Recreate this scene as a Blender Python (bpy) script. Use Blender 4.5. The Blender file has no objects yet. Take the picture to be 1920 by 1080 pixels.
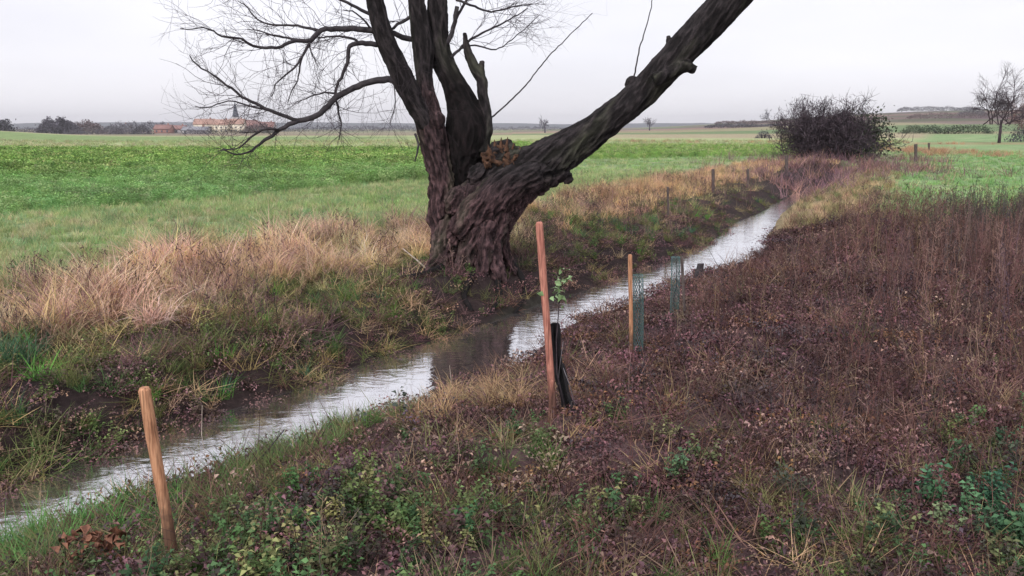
import bpy, bmesh, math, random
import numpy as np
from mathutils import Vector, noise as mnoise, Matrix

random.seed(7)
rng = np.random.default_rng(11)
R = math.radians
S = bpy.context.scene
COL = S.collection

# ------------------------------------------------------------------ camera, sky, sun, exposure
FPX, CX, CY, W0 = 1600.0, 960.0, 540.0, 1920.0       # focal length and centre in pixels of the 1920 wide photograph
PITCH = R(10.6)
CAMH = 1.6
cam_d = bpy.data.cameras.new('camera')
cam_d.sensor_width = 36.0
cam_d.lens = 36.0 * FPX / W0
cam_d.clip_start = 0.05
cam_d.clip_end = 20000
cam = bpy.data.objects.new('camera', cam_d)
COL.objects.link(cam)
cam.location = (0, 0, CAMH)
cam.rotation_euler = (math.pi / 2 - PITCH, 0, 0)
S.camera = cam

SUN_EL, SUN_ROT = R(38), R(200)
wd = bpy.data.worlds.new('World')
S.world = wd
wd.use_nodes = True
nt = wd.node_tree
nt.nodes.clear()
wo = nt.nodes.new('ShaderNodeOutputWorld')
bg = nt.nodes.new('ShaderNodeBackground')
bg.inputs['Strength'].default_value = 0.1
sky = nt.nodes.new('ShaderNodeTexSky')
sky.sky_type = 'NISHITA'
sky.sun_disc = False
sky.sun_elevation = SUN_EL
sky.sun_rotation = SUN_ROT
# closed cloud deck: nearly even pale lavender, faint soft structure
tc = nt.nodes.new('ShaderNodeTexCoord')
mp = nt.nodes.new('ShaderNodeMapping')
mp.inputs['Scale'].default_value = (1.3, 1.3, 5.0)
cn = nt.nodes.new('ShaderNodeTexNoise')
cn.inputs['Scale'].default_value = 1.6
cn.inputs['Detail'].default_value = 5
cn.inputs['Roughness'].default_value = 0.5
cr = nt.nodes.new('ShaderNodeValToRGB')
cr.color_ramp.elements[0].position = 0.32
cr.color_ramp.elements[0].color = (5.3, 5.2, 5.65, 1)
cr.color_ramp.elements[1].position = 0.68
cr.color_ramp.elements[1].color = (6.3, 6.18, 6.55, 1)
mx = nt.nodes.new('ShaderNodeMixRGB')
mx.inputs['Fac'].default_value = 0.93
nt.links.new(tc.outputs['Generated'], mp.inputs['Vector'])
nt.links.new(mp.outputs['Vector'], cn.inputs['Vector'])
nt.links.new(cn.outputs['Fac'], cr.inputs['Fac'])
nt.links.new(sky.outputs['Color'], mx.inputs['Color1'])
nt.links.new(cr.outputs['Color'], mx.inputs['Color2'])
nt.links.new(mx.outputs['Color'], bg.inputs['Color'])
nt.links.new(bg.outputs['Background'], wo.inputs['Surface'])

sd = bpy.data.lights.new('sun', 'SUN')
sd.energy = 1.5
sd.angle = R(25)
sd.color = (1.0, 0.97, 0.93)
sun = bpy.data.objects.new('sun', sd)
COL.objects.link(sun)
az = SUN_ROT
sdir = Vector((math.sin(az) * math.cos(SUN_EL), math.cos(az) * math.cos(SUN_EL), math.sin(SUN_EL)))
sun.rotation_euler = sdir.to_track_quat('Z', 'Y').to_euler()

vs = S.view_settings
vs.view_transform = 'Standard'
try: vs.look = 'None'
except Exception: pass
vs.exposure = 0.82
vs.gamma = 1.0
vs.use_curve_mapping = False
S.render.engine = 'CYCLES'
S.cycles.use_denoising = True
S.cycles.max_bounces = 6
S.cycles.diffuse_bounces = 3
S.cycles.glossy_bounces = 3
S.cycles.transmission_bounces = 3
S.cycles.transparent_max_bounces = 6
S.cycles.volume_bounces = 0
S.cycles.use_adaptive_sampling = True

# ------------------------------------------------------------------ helpers
def ray(px, py):
    dx = (px - CX) / FPX
    dy = (CY - py) / FPX
    c, s = math.cos(PITCH), math.sin(PITCH)
    return np.array([dx, c + dy * s, -s + dy * c])

def at(px, py, Y):
    """point seen at a pixel of the photograph, Y metres in front of the camera"""
    d = ray(px, py)
    k = Y / d[1]
    return Vector((d[0] * k, Y, CAMH + d[2] * k))

def atz(px, py, z):
    d = ray(px, py)
    k = (z - CAMH) / d[2]
    return np.array([d[0] * k, d[1] * k])

def project(x, y, z):
    c, s = math.cos(PITCH), math.sin(PITCH)
    zz = z - CAMH
    dep = y * c - zz * s
    up = y * s + zz * c
    dep = np.where(dep < 1e-3, 1e-3, dep)
    return CX + FPX * x / dep, CY - FPX * up / dep

def sm(t):
    t = np.clip(t, 0, 1)
    return t * t * (3 - 2 * t)

def _h(ix, iy, seed):
    n = (ix * 374761393 + iy * 668265263 + seed * 974634777) & 0xffffffff
    n = ((n ^ (n >> 13)) * 1274126177) & 0xffffffff
    return ((n ^ (n >> 16)) & 0xffffff) / float(0xffffff)

def vnoise(x, y, seed=0):
    x = np.asarray(x, float); y = np.asarray(y, float)
    fx, fy = np.floor(x), np.floor(y)
    ix, iy = fx.astype(np.int64), fy.astype(np.int64)
    u, v = sm(x - fx), sm(y - fy)
    a = _h(ix, iy, seed); b = _h(ix + 1, iy, seed)
    c = _h(ix, iy + 1, seed); d = _h(ix + 1, iy + 1, seed)
    return (a * (1 - u) + b * u) * (1 - v) + (c * (1 - u) + d * u) * v

def fnoise(x, y, scale, seed=0, octv=4):
    t = 0; amp = 0.5; tot = 0
    for o in range(octv):
        t = t + amp * vnoise(np.asarray(x) * scale + 13.7 * o, np.asarray(y) * scale - 7.1 * o, seed + o)
        tot += amp; amp *= 0.5; scale *= 2.07
    return t / tot

def setp(o, label=None, cat=None, group=None, kind=None):
    if label: o['label'] = label
    if cat: o['category'] = cat
    if group: o['group'] = group
    if kind: o['kind'] = kind
    return o

def mesh_np(name, verts, faces_list, mat=None, smooth=False, attrs=None, parent=None, link=True):
    """verts (n,3); faces_list: list of (m,k) int arrays"""
    me = bpy.data.meshes.new(name)
    verts = np.asarray(verts, np.float32)
    loops = np.concatenate([f.ravel() for f in faces_list]).astype(np.int32)
    sizes = np.concatenate([np.full(len(f), f.shape[1], np.int32) for f in faces_list])
    starts = np.concatenate([[0], np.cumsum(sizes)[:-1]]).astype(np.int32)
    me.vertices.add(len(verts)); me.vertices.foreach_set('co', verts.ravel())
    me.loops.add(len(loops)); me.loops.foreach_set('vertex_index', loops)
    me.polygons.add(len(sizes)); me.polygons.foreach_set('loop_start', starts)
    me.polygons.foreach_set('loop_total', sizes)
    if smooth: me.polygons.foreach_set('use_smooth', np.ones(len(sizes), bool))
    if attrs:
        for k, a in attrs.items():
            a = np.asarray(a, np.float32)
            if a.ndim == 1:
                at_ = me.attributes.new(k, 'FLOAT', 'POINT'); at_.data.foreach_set('value', a)
            elif a.shape[1] == 3:
                at_ = me.attributes.new(k, 'FLOAT_VECTOR', 'POINT'); at_.data.foreach_set('vector', a.ravel())
            else:
                at_ = me.attributes.new(k, 'FLOAT_COLOR', 'POINT'); at_.data.foreach_set('color', a.ravel())
    me.update(calc_edges=True); me.validate()
    if mat: me.materials.append(mat)
    o = bpy.data.objects.new(name, me)
    if link: COL.objects.link(o)
    if parent: o.parent = parent
    return o

def empty(name, loc, rz=0):
    o = bpy.data.objects.new(name, None)
    o.empty_display_size = 0.1
    COL.objects.link(o); o.location = loc; o.rotation_euler = (0, 0, rz)
    return o

def put(o, parent):
    """parent o (built in world coordinates) to a thing standing at parent.location"""
    o.parent = parent
    o.matrix_parent_inverse = Matrix.Translation(Vector(parent.location)).inverted() if parent.rotation_euler.z == 0 else parent.matrix_world.inverted()
    return o

class MB:
    """collects tubes and boxes of one mesh"""
    def __init__(s): s.v = []; s.f = {}; s.n = 0; s.a = []
    def add(s, v, faces, a=None):
        v = np.asarray(v, float)
        s.v.append(v)
        for f in faces:
            f = np.asarray(f, int)
            s.f.setdefault(f.shape[1], []).append(f + s.n)
        s.a.append(np.full(len(v), 0.5) if a is None else a)
        s.n += len(v)
    def build(s, name, mat, parent=None, smooth=False, link=True):
        fl = [np.concatenate(x) for x in s.f.values()]
        o = mesh_np(name, np.concatenate(s.v), fl, mat, smooth, {'v': np.concatenate(s.a)}, link=link)
        if parent: put(o, parent)
        return o
    def tube(s, pts, rads, n=6, cap=True, a=None, jit=0.0):
        pts = np.asarray(pts, float); m = len(pts)
        rads = np.asarray(rads, float) * np.ones(m)
        T = np.gradient(pts, axis=0); T /= np.linalg.norm(T, axis=1)[:, None] + 1e-9
        ref = np.array([0.13, 1.0, 0.07]) if abs(T[0][1]) < 0.85 else np.array([1.0, 0, 0.1])
        vs_ = []
        U = ref - T[0] * T[0].dot(ref)
        for i in range(m):
            U = U - T[i] * T[i].dot(U); U /= np.linalg.norm(U) + 1e-9
            V = np.cross(T[i], U)
            th = np.arange(n) * 2 * math.pi / n
            rr = rads[i] * (1 + jit * (rng.random(n) - .5) * 2)
            vs_.append(pts[i] + np.outer(np.cos(th) * rr, U) + np.outer(np.sin(th) * rr, V))
        v = np.concatenate(vs_)
        i = np.arange(m - 1)[:, None] * n; j = np.arange(n)[None, :]; j2 = (j + 1) % n
        q = np.stack([i + j, i + j2, i + n + j2, i + n + j], -1).reshape(-1, 4)
        fs = [q]
        if cap and n > 2:
            fs.append(np.array([list(range(n))[::-1]])); fs.append(np.array([[(m - 1) * n + k for k in range(n)]]))
        s.add(v, fs, None if a is None else np.full(len(v), a))
    def box(s, c, sz, rz=0):
        x, y, z = np.array(sz) / 2
        v = np.array([[i * x, j * y, k * z] for k in (-1, 1) for j in (-1, 1) for i in (-1, 1)], float)
        cr_, sr = math.cos(rz), math.sin(rz)
        v = np.stack([v[:, 0] * cr_ - v[:, 1] * sr, v[:, 0] * sr + v[:, 1] * cr_, v[:, 2]], 1) + np.array(c)
        s.add(v, [np.array([[0, 2, 3, 1], [4, 5, 7, 6], [0, 1, 5, 4], [2, 6, 7, 3], [0, 4, 6, 2], [1, 3, 7, 5]])])

def spline(pts, step):
    """Catmull-Rom through rows of pts (any width), about `step` between samples"""
    P = np.asarray(pts, float)
    P = np.vstack([2 * P[0] - P[1], P, 2 * P[-1] - P[-2]])
    out = []
    for i in range(1, len(P) - 2):
        L = np.linalg.norm(P[i + 1, :3] - P[i, :3]); k = max(2, int(L / step))
        for t in np.arange(k) / k:
            a, b, c, d = P[i - 1:i + 3]
            out.append(0.5 * ((2 * b) + (-a + c) * t + (2 * a - 5 * b + 4 * c - d) * t * t + (-a + 3 * b - 3 * c + d) * t ** 3))
    out.append(P[-2])
    return np.array(out)

# ------------------------------------------------------------------ materials
def newmat(name):
    m = bpy.data.materials.new(name); m.use_nodes = True
    return m, m.node_tree.nodes, m.node_tree.links, m.node_tree.nodes['Principled BSDF']

def N(nodes, t, **kw):
    n = nodes.new(t)
    for k, v in kw.items():
        if k in n.inputs: n.inputs[k].default_value = v
        else: setattr(n, k, v)
    return n

def surf(name, c1, c2, scale=8, rough=0.9, bump=0.3, detail=6, stretch=(1, 1, 1), coord='Object', dist=0.02, spec=0.3):
    m, n, l, b = newmat(name)
    t = N(n, 'ShaderNodeTexCoord'); mp_ = N(n, 'ShaderNodeMapping'); mp_.inputs['Scale'].default_value = stretch
    nz = N(n, 'ShaderNodeTexNoise'); nz.inputs['Scale'].default_value = scale; nz.inputs['Detail'].default_value = detail
    nz.inputs['Roughness'].default_value = 0.65
    rp = N(n, 'ShaderNodeValToRGB')
    rp.color_ramp.elements[0].position = 0.35; rp.color_ramp.elements[0].color = (*c1, 1)
    rp.color_ramp.elements[1].position = 0.65; rp.color_ramp.elements[1].color = (*c2, 1)
    bp = N(n, 'ShaderNodeBump'); bp.inputs['Strength'].default_value = bump; bp.inputs['Distance'].default_value = dist
    l.new(t.outputs[coord], mp_.inputs['Vector']); l.new(mp_.outputs['Vector'], nz.inputs['Vector'])
    l.new(nz.outputs['Fac'], rp.inputs['Fac']); l.new(rp.outputs['Color'], b.inputs['Base Color'])
    l.new(nz.outputs['Fac'], bp.inputs['Height']); l.new(bp.outputs['Normal'], b.inputs['Normal'])
    b.inputs['Roughness'].default_value = rough
    b.inputs['Specular IOR Level'].default_value = spec
    return m

def foliage(name, transl=0.25, vlo=0.55, vhi=1.35, rough=0.7, spec=0.25, tip=None):
    """colour = tint of the plant (instance attribute) times the value of the single blade or leaf (v)"""
    m, n, l, b = newmat(name)
    ti = N(n, 'ShaderNodeAttribute'); ti.attribute_type = 'INSTANCER'; ti.attribute_name = 'tint'
    va = N(n, 'ShaderNodeAttribute'); va.attribute_type = 'GEOMETRY'; va.attribute_name = 'v'
    mr = N(n, 'ShaderNodeMapRange'); mr.inputs['To Min'].default_value = vlo; mr.inputs['To Max'].default_value = vhi
    l.new(va.outputs['Fac'], mr.inputs['Value'])
    mul = N(n, 'ShaderNodeVectorMath', operation='SCALE')
    l.new(ti.outputs['Color'], mul.inputs[0]); l.new(mr.outputs['Result'], mul.inputs['Scale'])
    l.new(mul.outputs[0], b.inputs['Base Color'])
    b.inputs['Roughness'].default_value = rough
    b.inputs['Specular IOR Level'].default_value = spec
    if transl:
        tr = N(n, 'ShaderNodeBsdfTranslucent'); l.new(mul.outputs[0], tr.inputs['Color'])
        ms = N(n, 'ShaderNodeMixShader'); ms.inputs['Fac'].default_value = transl
        l.new(b.outputs[0], ms.inputs[1]); l.new(tr.outputs[0], ms.inputs[2])
        l.new(ms.outputs[0], n['Material Output'].inputs['Surface'])
    return m

M_blade = foliage('grass_blade', 0.32, 0.72, 1.3)
M_leaf = foliage('green_leaf', 0.2, 0.5, 1.5, 0.7, 0.18)
M_leaf2 = foliage('crop_leaf', 0.3, 0.7, 1.25, 0.7, 0.2)
M_litter = foliage('dead_leaf', 0.1, 0.35, 1.9, 0.6, 0.4)
M_stem = foliage('dead_stem', 0.0, 0.45, 1.6)
M_twig = surf('twig_bark', (0.028, 0.020, 0.026), (0.06, 0.045, 0.055), 20, 0.9, 0.2)
M_branch = surf('branch_bark', (0.022, 0.019, 0.023), (0.06, 0.052, 0.057), 14, 0.9, 0.5)
M_stake = surf('stake_wood', (0.36, 0.165, 0.09), (0.62, 0.33, 0.19), 12, 0.8, 0.4, stretch=(6, 6, 0.7), dist=0.004)
M_stake_pink = surf('pinkish_stake_wood', (0.36, 0.13, 0.10), (0.60, 0.27, 0.20), 12, 0.8, 0.4, stretch=(6, 6, 0.7), dist=0.004)
M_oldwood = surf('weathered_wood', (0.05, 0.04, 0.04), (0.14, 0.11, 0.10), 12, 0.9, 0.5, stretch=(5, 5, 0.8))
M_palewood = surf('pale_dead_wood', (0.30, 0.24, 0.2), (0.5, 0.42, 0.36), 15, 0.9, 0.4)

# ------------------------------------------------------------------ the stream and the lie of the land
WZ = -0.45
far_px = [(-900, 1225), (-400, 1065), (0, 928), (100, 897), (200, 858), (320, 812), (450, 770), (560, 742), (650, 712), (760, 662), (850, 632),
          (950, 592), (1000, 570), (1100, 545), (1180, 516), (1290, 478), (1340, 452), (1380, 422), (1440, 395), (1478, 372), (1520, 352), (1560, 335)]
near_px = [(-900, 1400), (-400, 1180), (0, 1015), (100, 985), (200, 948), (300, 905), (400, 880), (500, 840), (600, 802), (680, 782), (760, 762),
           (830, 735), (900, 710), (950, 690), (1000, 655), (1060, 612), (1150, 582), (1200, 560), (1300, 520), (1395, 492), (1436, 462), (1434, 440),
           (1460, 400), (1496, 375), (1535, 355), (1575, 337)]
FE = np.array([atz(x, y, WZ) for x, y in far_px])
NE = np.array([atz(x, y, WZ) for x, y in near_px])

def sdist(poly, x, y):
    """distance to a polyline; positive on the left of its direction"""
    x = np.asarray(x, float); y = np.asarray(y, float)
    best = np.full(x.shape, 1e18); sg = np.ones(x.shape)
    for (ax, ay), (bx, by) in zip(poly[:-1], poly[1:]):
        dx, dy = bx - ax, by - ay
        t = np.clip(((x - ax) * dx + (y - ay) * dy) / (dx * dx + dy * dy), 0, 1)
        qx, qy = x - (ax + t * dx), y - (ay + t * dy)
        d = qx * qx + qy * qy
        cr_ = dx * (y - ay) - dy * (x - ax)
        up = d < best - 1e-12
        best = np.where(up, d, best); sg = np.where(up, np.sign(cr_), sg)
    return np.sqrt(best) * sg

TREE_XY = np.array(at(893, 490, 10.3))[:2]

def banks(x, y):
    rough = (fnoise(x, y, 1.3, 31, 3) - .5) * 0.35
    df = sdist(FE, x, y) + rough * 0.8
    dn = -sdist(NE, x, y) + rough * 0.5
    return df, dn

def height(x, y, full=False):
    x = np.asarray(x, float); y = np.asarray(y, float)
    df, dn = banks(x, y)
    r = np.hypot(x, y)
    # fade the stream away beyond 45 m, where it cannot be seen any more
    far = sm((r - 32) / 12)
    zf = WZ - 0.02 + 0.36 * sm(df / 0.75) + 0.24 * sm((df - .6) / 3.2)
    zn = WZ - 0.02 + 0.10 * sm(dn / .25) + 0.37 * sm((dn - 0.1) / 2.0)
    bed = WZ - 0.25
    z = np.where(df > 0, zf, np.where(dn > 0, zn, np.maximum(bed, WZ - 0.02 + 0.9 * np.maximum(df, dn))))
    z = np.where(df > 0, zf, z)
    land = np.where(df > dn, 0.13, 0.0)
    z = z * (1 - far) + land * far
    # hummocks
    amp = np.clip(np.maximum(df, dn) / 0.8, 0, 1) * np.clip(1 - (r - 20) / 40, 0, 1)
    wild = np.clip(1 - (df - 3.5) / 1.5, 0.15, 1)
    z = z + amp * wild * ((fnoise(x, y, 1.1, 3, 4) - .5) * 0.22 + (fnoise(x, y, 5.0, 9, 3) - .5) * 0.07)
    # foot of the willow
    dt = np.hypot((x - TREE_XY[0]), (y - TREE_XY[1] + .25))
    z = z + 0.17 * np.exp(-(dt / 0.95) ** 2)
    # far land: a slight dip towards the village, a low ridge on the right
    bear = np.degrees(np.arctan2(x, np.maximum(y, 1e-3)))
    z = z - 1.7 * sm((r - 90) / 500) * sm((6 - bear) / 10)
    z = z + 1.6 * np.exp(-((bear + 33) / 5.0) ** 2) * np.exp(-((r - 230) / 90.0) ** 2)
    z = z + sm((bear - 4) / 24) * (5 * sm((r - 150) / 350) + 19 * sm((r - 450) / 900))
    z = z + sm((r - 200) / 400) * (fnoise(x, y, 0.004, 77, 3) - .5) * 2.4
    return z

def H(x, y): return float(height(np.array([x]), np.array([y]))[0])

def G(px, py):
    """ground point seen at a pixel of the photograph"""
    d = ray(px, py); lo = 1.0; prev = lo
    ks = np.concatenate([np.arange(1.5, 30, .05), np.arange(30, 400, 1.0)])
    hh = height(d[0] * ks, d[1] * ks)
    below = np.nonzero(CAMH + d[2] * ks < hh)[0]
    k = ks[below[0]] if len(below) else 400
    return Vector((d[0] * k, d[1] * k, H(d[0] * k, d[1] * k)))

def sinh_axis(n, lo, hi, b):
    s = np.linspace(-1, 1, n)
    a = np.sinh(b * s) / np.sinh(b)
    return np.where(a < 0, -a * lo, a * hi)

# ground sheet
gx = sinh_axis(460, -5200, 5200, 9.2)
gy = 6.0 + sinh_axis(470, -5200, 5200, 9.2)
X, Y = np.meshgrid(gx, gy)
Z = height(X.ravel(), Y.ravel())
xr, yr = X.ravel(), Y.ravel()

def mix(a, b, t): return a * (1 - t[:, None]) + b * t[:, None]
def bearing(x, y): return np.degrees(np.arctan2(x, np.maximum(y, 1e-3)))
def ground_colour(x, y):
    df, dn = banks(x, y)
    r = np.hypot(x, y)
    n1 = fnoise(x, y, .8, 5, 4); n2 = fnoise(x, y, 4.0, 6, 3); n3 = fnoise(x, y, .15, 8, 3)
    left = df > dn
    soil = np.array([.035, .024, .024]); litter = np.array([.095, .058, .06])
    olive = np.array([.085, .095, .035]); straw = np.array([.30, .22, .14]); green = np.array([.14, .25, .08])
    c = np.tile(litter, (len(x), 1))
    c = mix(c, soil, sm((n2 - .35) * 3) * .7)
    # left side
    cl = mix(np.tile(soil, (len(x), 1)), np.tile(olive, (len(x), 1)), sm((df - .9) / 1.5) * .7)
    cl = mix(cl, np.tile(np.array([.17, .12, .075]), (len(x), 1)), sm((df - 2.0) / 1.5))
    mead = mix(np.tile(np.array([.26, .30, .15]), (len(x), 1)), np.tile(np.array([.16, .26, .11]), (len(x), 1)), sm((n1 - .3) * 2.2))
    cl = mix(cl, mead, sm((df - 3.2) / 1.0))
    # bands of crop, read as distance from the far edge of the stream
    cl = mix(cl, np.tile(green, (len(x), 1)), sm((df - CROP0) / .8) * np.where(x > 0, sm((y - 40) / 6), 1))
    pale = np.array([.35, .39, .20])
    cl = mix(cl, np.tile(pale, (len(x), 1)), sm((y - 52 + 3 * n3) / 3))
    cl = mix(cl, np.tile(np.array([.15, .24, .085]), (len(x), 1)), sm((y - 88) / 6) * sm((180 - y) / 20) * sm((-x) / 30) * .7)
    cl = mix(cl, np.tile(np.array([.34, .27, .19]), (len(x), 1)), sm((y - 120) / 25) * sm((x + 10) / 40) * .8)
    # right side
    cr1 = mix(c, np.tile(np.array([.24, .19, .11]), (len(x), 1)), sm((r - 15.5) / 3))
    mead2 = mix(np.tile(np.array([.19, .30, .13]), (len(x), 1)), np.tile(np.array([.29, .35, .18]), (len(x), 1)), sm((n1 - .35) * 2))
    cr1 = mix(cr1, mead2, sm((r - 17.5) / 2) * np.maximum(sm((dn - 2.0) / .8), sm((bearing(x, y) - 22) / 3)))
    cr1 = mix(cr1, np.tile(np.array([.33, .21, .13]), (len(x), 1)), sm((y - 84) / 4) * sm((104 - y) / 6) * .5)
    out = np.where(left[:, None], cl, cr1)
    # far plain: strips of pasture, stubble and ploughland
    b = np.floor(r / 75 + fnoise(x, y, .004, 41, 2) * 3).astype(np.int64)
    k = _h(b, b * 0 + np.floor(x / 160).astype(np.int64), 5)
    pal = np.array([[.16, .20, .10], [.27, .25, .15], [.30, .22, .16], [.19, .15, .13], [.15, .21, .10], [.24, .21, .14]])
    fc = pal[np.minimum((k * 6).astype(int), 5)]
    out = mix(out, fc, sm((r - 190) / 40))
    bear = np.degrees(np.arctan2(x, np.maximum(y, 1e-3)))
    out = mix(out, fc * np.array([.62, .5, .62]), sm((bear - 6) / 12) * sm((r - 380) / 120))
    inw = (df < 0) & (dn < 0)
    out = np.where(inw[:, None] & (r < 45)[:, None], np.array([.03, .027, .022]), out)
    return out
CROP0 = 9.4
gc = ground_colour(xr, yr)
ny, nx = len(gy), len(gx)
ii = (np.arange(ny - 1)[:, None] * nx + np.arange(nx - 1)[None, :]).ravel()
quads = np.stack([ii, ii + 1, ii + nx + 1, ii + nx], 1)

mg, n, l, b = newmat('ground')
ga = N(n, 'ShaderNodeAttribute'); ga.attribute_name = 'soil'
gcx = N(n, 'ShaderNodeTexCoord')
gn = N(n, 'ShaderNodeTexNoise'); gn.inputs['Scale'].default_value = 9; gn.inputs['Detail'].default_value = 8; gn.inputs['Roughness'].default_value = .7
gn2 = N(n, 'ShaderNodeTexNoise'); gn2.inputs['Scale'].default_value = 0.35; gn2.inputs['Detail'].default_value = 6
gm = N(n, 'ShaderNodeMapRange'); gm.inputs['From Min'].default_value = .3; gm.inputs['From Max'].default_value = .7; gm.inputs['To Min'].default_value = .45; gm.inputs['To Max'].default_value = 1.5
gm2 = N(n, 'ShaderNodeMapRange'); gm2.inputs['From Min'].default_value = .3; gm2.inputs['From Max'].default_value = .7; gm2.inputs['To Min'].default_value = .8; gm2.inputs['To Max'].default_value = 1.2
mu = N(n, 'ShaderNodeMath', operation='MULTIPLY')
sc_ = N(n, 'ShaderNodeVectorMath', operation='SCALE')
l.new(gcx.outputs['Object'], gn.inputs['Vector']); l.new(gcx.outputs['Object'], gn2.inputs['Vector'])
l.new(gn.outputs['Fac'], gm.inputs['Value']); l.new(gn2.outputs['Fac'], gm2.inputs['Value'])
l.new(gm.outputs['Result'], mu.inputs[0]); l.new(gm2.outputs['Result'], mu.inputs[1])
l.new(ga.outputs['Color'], sc_.inputs[0]); l.new(mu.outputs[0], sc_.inputs['Scale'])
l.new(sc_.outputs[0], b.inputs['Base Color'])
gb = N(n, 'ShaderNodeBump'); gb.inputs['Strength'].default_value = .7; gb.inputs['Distance'].default_value = .04
l.new(gn.outputs['Fac'], gb.inputs['Height']); l.new(gb.outputs['Normal'], b.inputs['Normal'])
b.inputs['Roughness'].default_value = .95; b.inputs['Specular IOR Level'].default_value = .15
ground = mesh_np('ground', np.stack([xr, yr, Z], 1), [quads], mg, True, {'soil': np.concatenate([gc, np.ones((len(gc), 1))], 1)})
setp(ground, kind='structure')

# water
mw, n, l, b = newmat('stream_water')
wc = N(n, 'ShaderNodeTexCoord')
wm = N(n, 'ShaderNodeMapping'); wm.inputs['Rotation'].default_value = (0, 0, R(-48)); wm.inputs['Scale'].default_value = (1.0, 1.7, 1)
w1 = N(n, 'ShaderNodeTexNoise'); w1.inputs['Scale'].default_value = 5.5; w1.inputs['Detail'].default_value = 4; w1.inputs['Distortion'].default_value = .8
w2 = N(n, 'ShaderNodeTexNoise'); w2.inputs['Scale'].default_value = 1.2; w2.inputs['Detail'].default_value = 2
wmx = N(n, 'ShaderNodeMath', operation='MULTIPLY_ADD'); wmx.inputs[1].default_value = 2.0
wb = N(n, 'ShaderNodeBump'); wb.inputs['Strength'].default_value = .20; wb.inputs['Distance'].default_value = .02
l.new(wc.outputs['Object'], wm.inputs['Vector']); l.new(wm.outputs['Vector'], w1.inputs['Vector']); l.new(wc.outputs['Object'], w2.inputs['Vector'])
l.new(w2.outputs['Fac'], wmx.inputs[0]); l.new(w1.outputs['Fac'], wmx.inputs[2]); l.new(wmx.outputs[0], wb.inputs['Height'])
l.new(wb.outputs['Normal'], b.inputs['Normal'])
b.inputs['Base Color'].default_value = (.11, .10, .095, 1)
b.inputs['Roughness'].default_value = .05
b.inputs['IOR'].default_value = 2.0
wg = N(n, 'ShaderNodeBsdfGlossy'); wg.inputs['Color'].default_value = (.95, .95, .97, 1); wg.inputs['Roughness'].default_value = .05
wx = N(n, 'ShaderNodeMixShader'); wx.inputs['Fac'].default_value = .75
l.new(wb.outputs['Normal'], wg.inputs['Normal']); l.new(b.outputs[0], wx.inputs[1]); l.new(wg.outputs[0], wx.inputs[2])
l.new(wx.outputs[0], n['Material Output'].inputs['Surface'])
fe = spline([(p[0], p[1], 0) for p in FE], .25)[:, :2]
def offset(poly, d):
    T = np.gradient(poly, axis=0); T /= np.linalg.norm(T, axis=1)[:, None]
    return poly + np.stack([-T[:, 1], T[:, 0]], 1) * d
# ribbon from half a metre inside one bank to half a metre inside the other
def resamp(poly, k):
    s = np.concatenate([[0], np.cumsum(np.linalg.norm(np.diff(poly, axis=0), axis=1))])
    t = np.linspace(0, s[-1], k)
    return np.stack([np.interp(t, s, poly[:, 0]), np.interp(t, s, poly[:, 1])], 1)
A = resamp(offset(FE, .5), 120); B = resamp(offset(NE, -.5), 120)
wv = []; 
for a_, b_ in zip(A, B):
    for t in np.linspace(0, 1, 7):
        p = a_ * (1 - t) + b_ * t; wv.append((p[0], p[1], WZ))
ii = (np.arange(119)[:, None] * 7 + np.arange(6)[None, :]).ravel()
water = mesh_np('stream_water', wv, [np.stack([ii, ii + 7, ii + 8, ii + 1], 1)], mw, True)
setp(water, kind='structure')

# distant hills beyond the plain
mh = surf('distant_hill', (.045, .06, .075), (.07, .075, .09), .01, 1, 0, spec=0)  # hazy blue of distance painted into the hill colour, besides the air volume
hv = []; NH = 160
for i in range(NH):
    bdeg = -48 + 96 * i / (NH - 1)
    hgt = 14 + 16 * float(fnoise(np.array([bdeg]), np.array([0.]), .22, 55, 4)[0]) + 22 * float(sm(np.array([(bdeg - 6) / 30]))[0])
    for r_, z_ in ((3300, -8), (3500, hgt * .75), (3700, hgt), (4300, hgt), (4400, -8)):
        hv.append((r_ * math.sin(R(bdeg)), r_ * math.cos(R(bdeg)), z_))
ii = (np.arange(NH - 1)[:, None] * 5 + np.arange(4)[None, :]).ravel()
hills = mesh_np('hills', hv, [np.stack([ii, ii + 5, ii + 6, ii + 1], 1)], mh, True)
setp(hills, kind='structure')

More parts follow.
